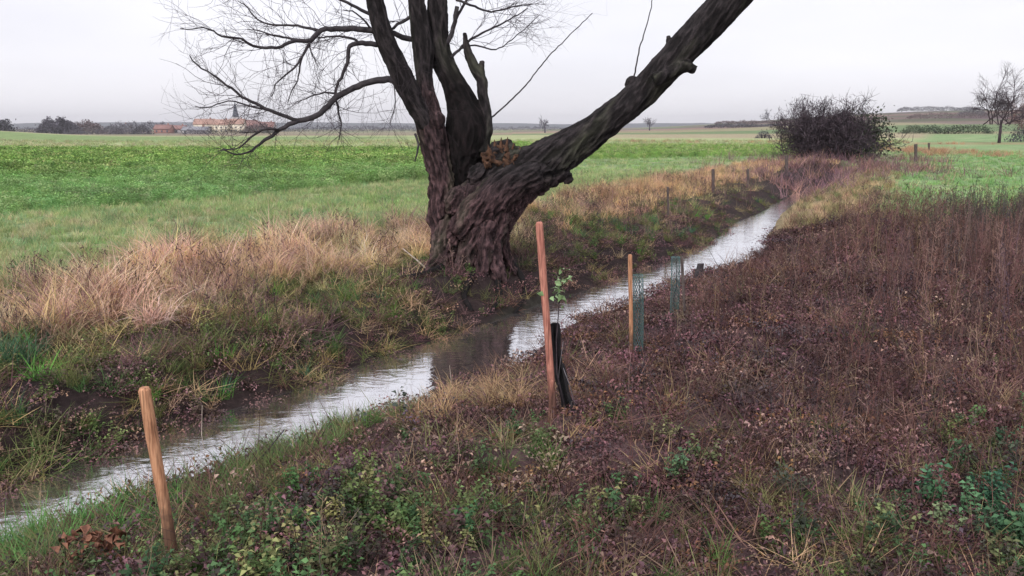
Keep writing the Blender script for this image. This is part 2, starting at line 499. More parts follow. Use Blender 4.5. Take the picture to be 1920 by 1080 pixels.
# ------------------------------------------------------------------ plants: the shapes that are scattered
def blades(n_, rad, L, lean, curl, width, segs=3, seed=0, az=None, up=0.0):
    """ribbons growing from a small disc; lean and curl in radians (lo, hi)"""
    g = np.random.default_rng(seed)
    a0 = g.random(n_) * 2 * math.pi if az is None else g.normal(az[0], az[1], n_)
    rr = rad * np.sqrt(g.random(n_)); pa = g.random(n_) * 2 * math.pi
    base = np.stack([rr * np.cos(pa), rr * np.sin(pa), np.full(n_, -0.01)], 1)
    Ln = g.uniform(L[0], L[1], n_); th = g.uniform(lean[0], lean[1], n_); cu = g.uniform(curl[0], curl[1], n_)
    wd_ = width * g.uniform(.6, 1.3, n_)
    hd = np.stack([np.cos(a0), np.sin(a0), np.zeros(n_)], 1)
    tw = g.uniform(-1.2, 1.2, n_)
    sd_ = np.stack([-np.sin(a0 + tw), np.cos(a0 + tw), np.zeros(n_)], 1)
    P = base.copy(); vs_ = []
    for i in range(segs + 1):
        w_ = wd_ * (1 - (i / segs) ** 1.5 * .92) * .5
        vs_.append(P - sd_ * w_[:, None]); vs_.append(P + sd_ * w_[:, None])
        ang = th + cu * (i + .5) / segs
        P = P + (hd * np.sin(ang)[:, None] + np.array([0, 0, 1.0]) * np.cos(ang)[:, None]) * (Ln / segs)[:, None]
    K = 2 * (segs + 1)
    v = np.stack(vs_, 1).reshape(-1, 3)
    o = (np.arange(n_) * K)[:, None]
    f = np.concatenate([np.stack([o + 2 * i, o + 2 * i + 1, o + 2 * i + 3, o + 2 * i + 2], -1).reshape(-1, 4) for i in range(segs)])
    val = np.repeat(g.random(n_), K)
    return v, f, val

def leaves(P, D, Lf, Wf, seed=0, fold=.25):
    """pointed folded leaves at points P (n,3), directions D (n,3): two halves about a midrib"""
    g = np.random.default_rng(seed); n_ = len(P)
    D = D / (np.linalg.norm(D, axis=1)[:, None] + 1e-9)
    U = np.cross(D, g.normal(0, .35, (n_, 3)) + np.array([0, 0, 1.0])); U /= np.linalg.norm(U, axis=1)[:, None] + 1e-9
    Nn = np.cross(U, D)
    L_ = (Lf * g.uniform(.6, 1.25, n_))[:, None]; W_ = (Wf * g.uniform(.7, 1.25, n_))[:, None]
    droop = -Nn * L_ * .25
    a = P; b_ = P + D * L_ * .45 + U * W_ * .5 + Nn * W_ * fold; c = P + D * L_ + droop
    d = P + D * L_ * .45 - U * W_ * .5 + Nn * W_ * fold; m = P + D * L_ * .5
    v = np.stack([a, b_, c, d, m], 1).reshape(-1, 3); o = (np.arange(n_) * 5)[:, None]
    f = np.concatenate([o + np.array([[0, 4, 1]]), o + np.array([[4, 2, 1]]), o + np.array([[0, 3, 4]]), o + np.array([[3, 2, 4]])])
    return v, f, np.repeat(g.random(n_), 5)

lib = {}
def source(kind, parts, mat):
    """a plant shape kept in its own collection (never linked to the scene) and instanced as ground cover"""
    c = lib.get(kind)
    if c is None: c = lib[kind] = bpy.data.collections.new('shapes_' + kind)
    mb = MB()
    for v, f, a in parts: mb.add(v, [f], a)
    o = mb.build('%s_shape_%02d' % (kind, len(c.objects)), mat, link=False)
    c.objects.link(o)

for i in range(6):
    # long dry grass: combed over, in clumps
    source('straw', [blades(46, .07, (.24, .56), (.05, .7), (.6, 2.1), .006, 5, i), blades(16, .09, (.12, .3), (.6, 1.3), (.2, .8), .006, 3, i + 50)], M_blade)
    source('short', [blades(40, .07, (.05, .13), (.05, .8), (.1, .9), .0045, 2, i + 100)], M_blade)
    source('tuft', [blades(50, .06, (.12, .30), (.1, .9), (.3, 1.4), .006, 3, i + 200)], M_blade)
for i in range(5):
    # matted dead grass, nearly lying
    source('mat', [blades(40, .12, (.12, .34), (.9, 1.45), (-.1, .5), .005, 3, i + 300), blades(8, .08, (.1, .25), (.3, .9), (.2, .9), .005, 3, i + 330)], M_blade)
    # coarse far tufts
    source('coarse', [blades(26, .22, (.10, .22), (.1, .9), (.2, .9), .02, 2, i + 400)], M_blade)
    source('coarse_straw', [blades(34, .2, (.25, .55), (.05, .8), (.2, 1.1), .016, 3, i + 450)], M_blade)
def herb(seed, tall=(.06, .16), lf=.027, nst=8):
    g = np.random.default_rng(seed); P = []; D = []; st = []
    for k in range(nst):
        a = g.random() * 6.28; r_ = .07 * g.random(); h = g.uniform(*tall); ln = g.uniform(0, .7)
        b0 = np.array([r_ * math.cos(a), r_ * math.sin(a), -.01]); a2 = g.random() * 6.28
        top = b0 + np.array([math.cos(a2) * math.sin(ln), math.sin(a2) * math.sin(ln), math.cos(ln)]) * h
        lv = int(3 + h / .035)
        for q in range(lv):
            t = (q + 1) / lv; p = b0 * (1 - t) + top * t; a3 = q * 1.57 + g.random()
            for s_ in (0, math.pi):
                P.append(p); D.append([math.cos(a3 + s_), math.sin(a3 + s_), g.uniform(-.2, .7)])
        st.append((b0, top))
    v, f, a_ = leaves(np.array(P), np.array(D), lf, lf * .62, seed)
    mb = MB()
    for b0, t0 in st: mb.tube([b0, t0], [.0022, .0012], 3, False)
    sv = np.concatenate(mb.v); sf = np.concatenate(mb.f[4])
    tri = np.concatenate([sf[:, :3], sf[:, [0, 2, 3]]])
    return [(v, f, a_), (sv, tri, np.full(len(sv), .2))]
for i in range(6): source('herb', herb(500 + i), M_leaf)
for i in range(4): source('bigherb', herb(540 + i, (.12, .3), .045, 8), M_leaf)
for i in range(6):
    g = np.random.default_rng(600 + i)
    P = np.stack([g.uniform(-.14, .14, 90), g.uniform(-.14, .14, 90), g.uniform(0, .045, 90)], 1)
    D = g.normal(0, 1, (90, 3)); D[:, 2] *= .45
    source('litter', [leaves(P, D, .024, .014, 600 + i, .45)], M_litter)
def stem(seed, hgt, r0=.0022, side=7, lean=.18):
    g = np.random.default_rng(seed); mb = MB()
    for s_ in range(g.integers(2, 5)):
        a = g.random() * 6.28; h = g.uniform(.6, 1.05) * hgt; ln = abs(g.normal(0, lean))
        b0 = np.array([g.normal(0, .05), g.normal(0, .05), -.02]); d = np.array([math.cos(a) * math.sin(ln), math.sin(a) * math.sin(ln), math.cos(ln)])
        k = 5; pts = np.array([b0 + d * h * t + np.array([g.normal(0, .008), g.normal(0, .008), 0]) * (t > 0) for t in np.linspace(0, 1, k)])
        val = g.random()
        mb.tube(pts, np.linspace(r0, r0 * .45, k), 3, False, a=val)
        for q in range(side):
            t = g.uniform(.25, 1); p = b0 + d * h * t; a2 = g.random() * 6.28; L_ = g.uniform(.03, .13) * (1.3 - t)
            e = p + np.array([math.cos(a2) * .7, math.sin(a2) * .7, g.uniform(.2, .9)]) * L_
            mb.tube([p, e], [r0 * .6, r0 * .3], 3, False, a=val)
            # a withered seed head or scrap of leaf
            if g.random() < .5:
                w = .006; mb.tube([e, e + np.array([g.normal(0, .012), g.normal(0, .012), .014])], [w * .8, w * .3], 3, False, a=val * .6)
    v = np.concatenate(mb.v); q4 = np.concatenate(mb.f[4])
    return [(v, q4, np.concatenate(mb.a))]
for i in range(7): source('stem', stem(700 + i, .42), M_stem)
for i in range(7): source('tallstem', stem(730 + i, .72, .0036, 13, .12), M_stem)
for i in range(5): source('bramble', [blades(26, .3, (.4, 1.0), (.1, 1.1), (.2, 1.2), .016, 4, 760 + i)], M_stem)
for i in range(5):
    g = np.random.default_rng(800 + i); P = []; D = []
    for k in range(70):
        z = g.uniform(.02, .34); P.append([g.normal(0, .13), g.normal(0, .13), z]); a = g.random() * 6.28; D.append([math.cos(a), math.sin(a), g.uniform(-.3, 1.0)])
    source('crop', [leaves(np.array(P), np.array(D), .085, .04, 800 + i), blades(34, .15, (.15, .42), (0, .5), (0, .5), .009, 2, 820 + i)], M_leaf2)

def scatter_mod(o, coll):
    ng = bpy.data.node_groups.new('scatter_' + coll.name, 'GeometryNodeTree')
    ng.interface.new_socket('Geometry', in_out='INPUT', socket_type='NodeSocketGeometry')
    ng.interface.new_socket('Geometry', in_out='OUTPUT', socket_type='NodeSocketGeometry')
    n_ = ng.nodes; L_ = ng.links
    gi = n_.new('NodeGroupInput'); go = n_.new('NodeGroupOutput')
    ci = n_.new('GeometryNodeCollectionInfo'); ci.inputs['Collection'].default_value = coll
    ci.inputs['Separate Children'].default_value = True; ci.inputs['Reset Children'].default_value = True
    ip = n_.new('GeometryNodeInstanceOnPoints'); ip.inputs['Pick Instance'].default_value = True
    def named(name, t):
        a = n_.new('GeometryNodeInputNamedAttribute'); a.data_type = t; a.inputs['Name'].default_value = name
        return a
    a1 = named('pick', 'INT'); a2 = named('rot', 'FLOAT_VECTOR'); a3 = named('size', 'FLOAT_VECTOR')
    L_.new(gi.outputs[0], ip.inputs['Points']); L_.new(ci.outputs[0], ip.inputs['Instance'])
    L_.new(a1.outputs[0], ip.inputs['Instance Index']); L_.new(a2.outputs[0], ip.inputs['Rotation']); L_.new(a3.outputs[0], ip.inputs['Scale'])
    L_.new(ip.outputs[0], go.inputs[0])
    m = o.modifiers.new('scatter', 'NODES'); m.node_group = ng

FEET = [(G(*p), r_) for p, r_ in (((324, 1070), .13), ((1040, 800), .16), ((1185, 690), .14), ((1200, 690), .14), ((1270, 615), .14), ((1068, 795), .15))]
def plants(name, kind, x, y, tint, size, label=None, cat=None, lean=.12, dz=0.0, hs=1.0, zfix=None):
    """one ground-cover object: `kind` shapes standing at (x, y) on the ground"""
    size = np.asarray(size) * np.ones(len(x))
    if kind not in ('litter',):
        for p_, r_ in FEET: size = size * (1 - .6 * np.exp(-((x - p_.x) ** 2 + (y - p_.y) ** 2) / r_ ** 2))
    k = len(x)
    z = height(x, y) + dz if zfix is None else np.full(k, zfix)
    me = bpy.data.meshes.new(name)
    me.vertices.add(k); me.vertices.foreach_set('co', np.stack([x, y, z], 1).astype(np.float32).ravel())
    a = me.attributes.new('pick', 'INT', 'POINT'); a.data.foreach_set('value', rng.integers(0, len(lib[kind].objects), k).astype(np.int32))
    a = me.attributes.new('rot', 'FLOAT_VECTOR', 'POINT')
    a.data.foreach_set('vector', np.stack([rng.normal(0, lean, k), rng.normal(0, lean, k), rng.random(k) * 6.283], 1).astype(np.float32).ravel())
    a = me.attributes.new('size', 'FLOAT_VECTOR', 'POINT')
    s_ = size * rng.uniform(.75, 1.25, k)
    a.data.foreach_set('vector', np.stack([s_, s_, s_ * hs], 1).astype(np.float32).ravel())
    a = me.attributes.new('tint', 'FLOAT_COLOR', 'POINT')
    a.data.foreach_set('color', np.concatenate([np.clip(tint, 0.004, .9), np.ones((k, 1))], 1).astype(np.float32).ravel())
    o = bpy.data.objects.new(name, me); COL.objects.link(o)
    scatter_mod(o, lib[kind])
    setp(o, label, cat, kind='stuff')
    print('plants', name, k)
    return o

def candidates(r0, r1, dens, falloff=0.0, half=40.0):
    """random points in a sector about the camera; density per m2 (times (r0/r)^falloff)"""
    area = math.pi * (r1 * r1 - r0 * r0) * (2 * half / 360)
    k = int(area * dens)
    if k > 900000: k = 900000
    r_ = np.sqrt(rng.random(k) * (r1 * r1 - r0 * r0) + r0 * r0)
    if falloff:
        r_ = r_[rng.random(k) < (r0 / r_) ** falloff]
    a = R(1) * rng.uniform(-half, half, len(r_))
    return r_ * np.sin(a), r_ * np.cos(a)

def keep(x, y, w):
    m = rng.random(len(x)) < w
    return x[m], y[m]

def tints(k, *cols, var=.18):
    """random mix of the given (weight, colour) list with value noise"""
    w = np.array([c[0] for c in cols], float); w /= w.sum()
    C = np.array([c[1] for c in cols])
    idx = rng.choice(len(cols), k, p=w)
    return C[idx] * (1 + rng.normal(0, var, (k, 1))) * (1 + rng.normal(0, .05, (k, 3)))

def blob(x, y, px, py, rx, ry=None):
    p = G(px, py); ry = ry or rx
    return np.exp(-(((x - p.x) / rx) ** 2 + ((y - p.y) / ry) ** 2))

C_pink = (.76, .51, .41); C_tan = (.74, .52, .31); C_gold = (.60, .48, .22); C_mauve = (.27, .15, .155); C_brown = (.16, .09, .07)
C_olive = (.15, .17, .055); C_grn = (.07, .17, .045); C_teal = (.06, .15, .085); C_bright = (.13, .32, .06); C_dark = (.03, .06, .03)

# ---- left bank: pale dry grass along the top, olive and brown below
x, y = candidates(4.0, 26, 110, .55, 42)
df, dn = banks(x, y)
nA = fnoise(x, y, .9, 101, 3)
edge = np.where(x > .3, 3.5, 3.7)
top = sm((df - np.where(x > .3, 2.2, 1.1)) / .9) * sm((edge + (nA - .5) * 2.4 - df) / 1.0)
dtree = np.hypot(x - TREE_XY[0], y - TREE_XY[1])
w = np.where(df > .3, top * (0.35 + .9 * sm((nA - .3) * 3)), 0) * np.where(dtree < .85, 0.05, 1) * np.where(x > -0.5, .55, 1)
m = rng.random(len(x)) < w; xs, ys = x[m], y[m]; dfs = df[m]
pn = fnoise(xs, ys, 1.6, 333, 3)[:, None]
t = tints(len(xs), (3, C_pink), (2.5, C_tan), (1.0, C_gold), (1.2, C_mauve), (.3, C_brown))
t = t * (1.12 - sm((.46 - pn) * 7) * .68)
right = sm((xs - .5) / 2)[:, None]
t = t * (1 - right * .5) + np.array([.50, .33, .16]) * right * .5
plants('dry_grass', 'straw', xs, ys, t, .45 + .75 * sm((fnoise(xs, ys, 1.9, 341, 2) - .25) * 1.9), 'pale pinkish dry grass along the top of the left bank', 'dry grass', lean=.22)

x, y = candidates(3.5, 26, 105, .6, 42)
df, dn = banks(x, y)
nB = fnoise(x, y, 1.1, 121, 3)
dtree = np.hypot(x - TREE_XY[0], y - TREE_XY[1])
w = np.where(df > .02, sm((df + .15) / .3) * sm((4.0 - df) / 1.2) * (.45 + .6 * sm((nB - .32) * 3.5)) * np.where(x > 0.2, .3, 1), 0) * np.where(dtree < .7, .1, 1)
m = rng.random(len(x)) < w; xs, ys = x[m], y[m]; nb = nB[m]; d_ = df[m]
lo = sm((1.4 - d_) / .8)[:, None]
t = tints(len(xs), (3.0, (.21, .23, .085)), (1.6, C_gold), (1.2, C_brown), (1.4, C_mauve), (1.2, (.11, .19, .06)), (1.0, C_tan))
t = t * (1 - lo * .25)
plants('bank_grass', 'mat', xs, ys, t, .95, 'matted olive and brown grass hanging down the left bank', 'bank grass', lean=.3)

x, y = candidates(3.5, 24, 55, .6, 42)
df, dn = banks(x, y); nB = fnoise(x, y, .8, 131, 3)
w = np.where(df > .25, sm((df - .2) / .3) * sm((4.0 - df) / 1.0) * sm((nB - .58) * 6), 0)
for px, py, rr in ((20, 640, .45), (690, 560, .5), (480, 590, .3), (280, 560, .35), (150, 590, .35), (1370, 455, .6), (1130, 420, 1.2), (740, 440, .6), (620, 700, .5), (110, 770, .5), (400, 720, .4)):
    w = np.maximum(w, (df > .2) * blob(x, y, px, py, rr, rr * 1.2) * .9)
m = rng.random(len(x)) < w; xs, ys = x[m], y[m]
t = tints(len(xs), (1.4, (.10, .19, .06)), (2.4, (.19, .21, .08)), (.6, C_teal), (.6, C_bright))
plants('green_bank_tufts', 'tuft', xs, ys, t, .85, 'green tufts between the dry grass of the left bank', 'grass')

# herbs, dead leaves and stalks on the left bank (dark lower slope)
x, y = candidates(3.5, 20, 90, .7, 42)
df, dn = banks(x, y); nB = fnoise(x, y, 1.4, 141, 3)
w = np.where(df > .02, sm((np.where(x > 0, 2.9, 2.2) - df) / .9) * np.maximum(sm(x / .6) * .9, .25 + .75 * sm((nB - .35) * 3)), 0)
m = rng.random(len(x)) < w; xs, ys = x[m], y[m]
plants('bank_litter', 'litter', xs, ys, tints(len(xs), (3, (.155, .08, .085)), (1.3, (.23, .14, .10)), (1, (.09, .055, .055))), .95, 'dark dead leaves on the lower left bank', 'leaf litter')
m = rng.random(len(x)) < w * .34; xs, ys = x[m], y[m]
plants('bank_herbs', 'herb', xs, ys, tints(len(xs), (2, (.10, .15, .05)), (2, (.19, .21, .08)), (1.2, (.11, .08, .06))), .85, 'low dark herbs on the lower left bank', 'herbs')
x, y = candidates(3.5, 26, 30, .5, 42)
df, dn = banks(x, y); nB = fnoise(x, y, 1.0, 151, 3)
w = np.where(df > .3, sm((3.9 - df) / 1.0) * sm((nB - .45) * 5), 0)
m = rng.random(len(x)) < w; xs, ys = x[m], y[m]
plants('bank_stalks', 'stem', xs, ys, tints(len(xs), (3, (.12, .065, .07)), (1, (.3, .2, .16)), (1, (.06, .04, .045))), 1.15, 'thin dead stalks among the grass of the left bank', 'dead stalks')

# ---- meadow on the left and the crop beyond it
x, y = candidates(6, 30, 85, .65, 42)
df, dn = banks(x, y); nA = fnoise(x, y, .5, 161, 3)
w = np.where(df > 2.6, sm((df - 2.6) / 1.0) * sm((CROP0 + 1.2 - df) / 1.0) * .9, 0)
m = rng.random(len(x)) < w; xs, ys = x[m], y[m]; na = nA[m]
t = tints(len(xs), (1.6, (.26, .36, .14)), (2.2, (.42, .44, .22)), (1.2, (.21, .34, .16)), (.9, (.50, .44, .27)))
t = t * (.72 + .55 * na[:, None])
plants('meadow_grass', 'short', xs, ys, t, 1.25, 'short grass of the meadow between bank and crop', 'grass')
x, y = candidates(11, 76, 34, .9, 42)
df, dn = banks(x, y); nA = fnoise(x, y, .35, 171, 4); r_ = np.hypot(x, y)
w = np.where((df > CROP0 - .8) & (y < np.where(x > 0, 74, 52)) & ((x < 0) | (y > 42)), sm((df - CROP0 + .8 - 1.2 * nA) / 1.4), 0)
m = rng.random(len(x)) < w; xs, ys = x[m], y[m]; na = nA[m]; rs = r_[m]
yel = sm((rs - 14 - 14 * na) / 14)[:, None]
t1 = tints(len(xs), (2, (.19, .34, .12)), (1.6, (.23, .38, .13)), (1, (.29, .38, .18)))
t2 = tints(len(xs), (2, (.20, .34, .085)), (1.5, (.27, .39, .11)), (1.1, (.11, .20, .055)), (.7, (.36, .40, .16)))
tt = t1 * (1 - yel) + t2 * yel
tt = tt * (0.55 + .55 * na[:, None] + .55 * fnoise(xs, ys, 1.1, 177, 3)[:, None])
plants('crop_leaves', 'crop', xs, ys, tt, (.55 + .55 * yel[:, 0]) * np.where(xs > 1.5, .5, 1), 'green leafy crop standing in the left field', 'crop')
x, y = candidates(9, 90, 22, 1.1, 42)
df, dn = banks(x, y)
w = np.where((df > 4.0) & ((df < CROP0 + .3) | (x > 0)) & ((x > -.5) | (y > 15)), .8, 0)
m = rng.random(len(x)) < w; xs, ys = x[m], y[m]
plants('field_grass', 'coarse', xs, ys, tints(len(xs), (2, (.24, .37, .13)), (1.5, (.31, .41, .17)), (.8, (.40, .42, .22))), .8, 'grass of the field behind the willow', 'grass')
# pale ragged strip at the back of the crop
x, y = candidates(46, 110, 1.2, .6, 42)
df, dn = banks(x, y)
m = (df > 12) & (rng.random(len(x)) < .8); xs, ys = x[m], y[m]
plants('pale_field_grass', 'coarse', xs, ys, tints(len(xs), (2, (.36, .40, .20)), (1, (.28, .36, .16)), (1, (.42, .38, .24))), 1.6, 'pale grass of the far field', 'grass')

# ---- straw along the far stretch of the stream, both sides
x, y = candidates(12, 42, 30, .6, 42)
df, dn = banks(x, y); nA = fnoise(x, y, .6, 181, 3)
w = np.where((df > 1.3) & (df < 3.9) & (x > .8), .95 * sm((df - 1.3) / .8) * sm((3.9 - df) / .9), 0)
w2 = np.where((dn > .3) & (np.hypot(x, y) > 17) & (dn < 2.6), .75, 0) * sm((25.5 - bearing(x, y)) / 3)
m = rng.random(len(x)) < w; xs, ys = x[m], y[m]
plants('orange_dry_grass', 'coarse_straw', xs, ys, tints(len(xs), (3, (.66, .44, .24)), (1.6, (.58, .37, .26)), (.6, (.22, .14, .11)), (.7, (.26, .26, .11))), .5, 'orange dry grass along the fence posts beside the far stream', 'dry grass')
m = rng.random(len(x)) < w2; xs, ys = x[m], y[m]
plants('rough_grass', 'coarse_straw', xs, ys, tints(len(xs), (1.6, (.30, .27, .13)), (2.4, (.50, .36, .23)), (1.0, (.14, .17, .07)), (1.0, (.17, .10, .08))), .3 + .3 * fnoise(xs, ys, .9, 399, 3), 'tan and dull green rough grass on the right of the far stream', 'rough grass')
x, y = candidates(17, 70, 14, .9, 42)
df, dn = banks(x, y)
w = np.where((x > 5) & (dn > .5), .9 * np.maximum(sm((dn - 2.0) / .7), sm((bearing(x, y) - 22) / 3)), 0)
m = rng.random(len(x)) < w; xs, ys = x[m], y[m]
plants('right_meadow_grass', 'coarse', xs, ys, tints(len(xs), (2, (.19, .36, .12)), (1.5, (.26, .41, .16)), (.7, (.38, .42, .21))), .7, 'green meadow grass on the right', 'grass')
x, y = candidates(50, 100, 3.0, .5, 42)
df, dn = banks(x, y)
m = ((x > 12) & (y > 86) & (y < 100) & (rng.random(len(x)) < .16)) | (rng.random(len(x)) < blob(x, y, 1712, 284, 3.0, 9)); xs, ys = x[m], y[m]
plants('rusty_grass', 'coarse_straw', xs, ys, tints(len(xs), (2, (.44, .25, .16)), (1, (.42, .32, .2))), .9, 'rusty dry grass behind the right meadow', 'dry grass')

x, y = candidates(3.5, 16, 60, .4, 44)
df, dn = banks(x, y)
m = (df < 0) & (dn < 0) & (rng.random(len(x)) < .5 * np.exp(-(np.minimum(-df, -dn) / .10) ** 2) + .006); xs, ys = x[m], y[m]
plants('floating_leaves', 'litter', xs, ys, tints(len(xs), (2, (.12, .07, .05)), (1, (.2, .14, .08))), .5, 'dead leaves floating along the edges of the stream', 'leaf litter', lean=.02, zfix=WZ + .002, hs=.3)
# ---- right bank
# dead leaves everywhere
x, y = candidates(1.9, 17, 75, .55, 44)
df, dn = banks(x, y); nA = fnoise(x, y, .9, 201, 3)
w = np.where(dn > .12, .95, 0) * np.where(x < 0, .6, 1)
m = rng.random(len(x)) < w; xs, ys = x[m], y[m]; rs = np.hypot(xs, ys)
t = tints(len(xs), (3, (.115, .052, .060)), (2, (.08, .038, .046)), (1.3, (.19, .12, .10)), (.5, (.07, .05, .06)), (.8, (.14, .07, .035)), var=.3)
t = t * (.35 + 1.3 * fnoise(xs, ys, 1.8, 205, 3)[:, None])
plants('leaf_litter', 'litter', xs, ys, t, .85 + .045 * rs, 'purplish brown dead leaves covering the right bank', 'leaf litter')
x, y = candidates(1.9, 17, 50, .45, 44)
df, dn = banks(x, y); nA = fnoise(x, y, 1.2, 207, 3)
w = np.where(dn > .1, .25 + .7 * sm((nA - .35) * 4), 0)
m = rng.random(len(x)) < w; xs, ys = x[m], y[m]
plants('matted_stems', 'mat', xs, ys, tints(len(xs), (3, (.11, .052, .045)), (1.5, (.17, .10, .08)), (1.3, (.07, .038, .038)), (.6, (.28, .18, .13)), (.5, (.10, .10, .04)), var=.3) * (.35 + 1.2 * fnoise(xs, ys, 1.1, 209, 3)[:, None]), .8 + .03 * np.hypot(xs, ys), 'flattened reddish brown stems matted over the dead leaves of the right bank', 'dead stems', lean=.3)
# short dead stalks
x, y = candidates(1.9, 19, 60, .35, 44)
df, dn = banks(x, y); nA = fnoise(x, y, .7, 211, 3)
p1 = G(1500, 620); bx = sm((x - .3) / 1.6)
w = np.where(dn > .5, (.08 + .9 * bx * sm((y - 2.6) / 2.0)) * (.3 + .9 * sm((nA - .3) * 3)), 0)
m = rng.random(len(x)) < w; xs, ys = x[m], y[m]
t = tints(len(xs), (3, (.135, .068, .06)), (1.4, (.23, .14, .12)), (1.2, (.07, .05, .055)), (.9, (.24, .17, .10)), var=.25)
plants('dead_stalks', 'stem', xs, ys, t, (.62 + .04 * np.hypot(xs, ys)) * (.45 + .55 * sm((dn[m] - .5) / 1.6)), 'thin reddish brown dead stalks standing on the right bank', 'dead stalks')
# tall dead weeds
x, y = candidates(3.6, 18.5, 34, .15, 44)
df, dn = banks(x, y); nA = fnoise(x, y, .5, 221, 3); r_ = np.hypot(x, y)
w = np.where(dn > 1.5, sm((dn - 2.1) / 1.6) * sm((r_ - 6.4 - 2.4 * (nA - .5)) / 3.5) * sm((17.4 + (nA - .5) * 3 - r_) / 1.5) * sm((x - 2.2) / 1.6), 0)
m = rng.random(len(x)) < w; xs, ys = x[m], y[m]; rs = r_[m]
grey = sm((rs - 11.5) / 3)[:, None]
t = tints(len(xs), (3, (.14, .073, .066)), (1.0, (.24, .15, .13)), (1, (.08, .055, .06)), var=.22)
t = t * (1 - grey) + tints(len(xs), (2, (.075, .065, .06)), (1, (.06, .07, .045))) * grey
plants('tall_dead_weeds', 'tallstem', xs, ys, t, .92 * np.ones(len(xs)), 'tall dead weeds in a dark stand on the right', 'dead weeds')

# herbs and green growth of the foreground
x, y = candidates(1.8, 9, 120, .3, 44)
df, dn = banks(x, y); nA = fnoise(x, y, 1.3, 231, 3); r_ = np.hypot(x, y)
fore = sm((4.6 + 1.2 * (nA - .5) - r_) / 1.4)
w = np.where(dn > .2, fore * (.15 + .8 * sm((nA - .38) * 4)), 0)
w = w * np.where(x > .9, .45, 1)
for px, py, rr, k_ in ((1890, 1010, .34, 1.2), (1900, 860, .28, .9), (1250, 890, .16, .8), (1150, 960, .3, .8), (1430, 440, .7, .9), (640, 960, .4, .7), (1440, 1000, .3, .5)):
    w = np.maximum(w, (dn > .1) * blob(x, y, px, py, rr) * k_)
m = rng.random(len(x)) < w; xs, ys = x[m], y[m]
teal = np.clip(blob(xs, ys, 1900, 980, .5) + .6 * blob(xs, ys, 1250, 890, .18), 0, 1)[:, None]
t = tints(len(xs), (2, (.07, .125, .05)), (1.6, (.13, .18, .065)), (1.0, (.06, .05, .04)), (1, (.10, .06, .06)), (1.0, (.2, .2, .09)), var=.22)
t = t * (1 - teal) + tints(len(xs), (1, (.05, .125, .07)), (1, (.075, .16, .085))) * teal
plants('low_herbs', 'herb', xs, ys, t, .85, 'low green and brown herbs of the foreground', 'herbs')
m = rng.random(len(x)) < np.clip(w * .10 * (r_ < 6) + 0.5 * (blob(x, y, 1890, 1010, .4) + blob(x, y, 1900, 860, .3)) * .3, 0, 1); xs, ys = x[m], y[m]
teal = np.clip(blob(xs, ys, 1860, 960, .7), 0, 1)[:, None]
t = tints(len(xs), (2, (.06, .115, .05)), (1, (.11, .16, .06)), (1, (.07, .06, .045)))
t = t * (1 - teal) + tints(len(xs), (1, (.05, .135, .08)), (1, (.08, .19, .105))) * teal
plants('leafy_herbs', 'bigherb', xs, ys, t, .6, 'larger leafy herbs, teal green in the right corner', 'herbs')

# bright grass fringe by the water and grass tufts of the foreground
x, y = candidates(1.8, 9, 130, .2, 44)
df, dn = banks(x, y); nA = fnoise(x, y, 1.5, 241, 3); r_ = np.hypot(x, y)
w = np.where(dn > .02, .85 * sm((1.0 - dn) / .5) * sm((-.35 - x) / .5) * sm((nA - .30) * 5), 0)
g1 = w.copy()
for px, py, rr, k_ in ((30, 1068, .35, 1), (200, 985, .34, 1), (310, 940, .28, 1), (240, 960, .25, 1), (560, 850, .35, 1), (560, 900, .2, .6), (1560, 1060, .35, .5), (1000, 1000, .5, .35), (780, 970, .3, .6)):
    w = np.maximum(w, (dn > .03) * blob(x, y, px, py, rr) * k_)
w = np.maximum(w, np.where((dn > .2), .6 * sm((4.8 - r_) / 1.0) * sm((nA - .36) * 4) * np.where(x > .6, .6, 1), 0))
m = rng.random(len(x)) < w; xs, ys = x[m], y[m]; d_ = dn[m]
br = np.clip(1.2 * blob(xs, ys, 250, 960, .5, .5) + blob(xs, ys, 30, 1060, .5) + blob(xs, ys, 570, 840, .4), 0, 1)[:, None]
t = tints(len(xs), (2, (.10, .17, .05)), (1.4, (.15, .19, .07)), (1, (.24, .22, .10)))
t = t * (1 - br) + tints(len(xs), (1.4, (.14, .31, .085)), (1, (.11, .24, .08)), (.7, (.25, .25, .12)), (.5, (.15, .09, .07))) * np.minimum(br, 1)
plants('green_grass', 'tuft', xs, ys, t, .55 + .22 * br[:, 0], 'fresh green grass by the water and in the foreground', 'grass', lean=.2)
# straw tufts on the near side
x, y = candidates(1.8, 12, 70, .2, 44)
df, dn = banks(x, y); nA = fnoise(x, y, 1.5, 251, 3); r_ = np.hypot(x, y)
w = np.zeros(len(x))
for px, py, rr, k_ in ((880, 760, .38, .95), (930, 740, .3, .8), (1560, 1040, .4, .7), (1700, 1010, .3, .6), (1010, 700, .3, .4), (1300, 960, .25, .3), (700, 800, .25, .25), (1040, 780, .3, .3), (1080, 620, .3, .3)):
    w = np.maximum(w, (dn > .08) * blob(x, y, px, py, rr) * k_)
w = np.maximum(w, np.where(dn > .2, .13 * sm((5.5 - r_) / 2) + .04, 0))
m = rng.random(len(x)) < w; xs, ys = x[m], y[m]
plants('straw_tufts', 'mat', xs, ys, tints(len(xs), (2, (.50, .34, .20)), (1.4, (.38, .29, .16)), (1, (.24, .25, .10))), .7, 'tan straw tufts near the leaning stakes and in the foreground', 'dry grass', lean=.35)
m = rng.random(len(x)) < np.where(dn > .08, blob(x, y, 885, 765, .42) * .95, 0); xs, ys = x[m], y[m]
plants('upright_straw', 'straw', xs, ys, tints(len(xs), (2, (.56, .36, .21)), (1, (.4, .27, .16))), .55, 'upright tan straw at the water edge left of the stakes', 'dry grass')
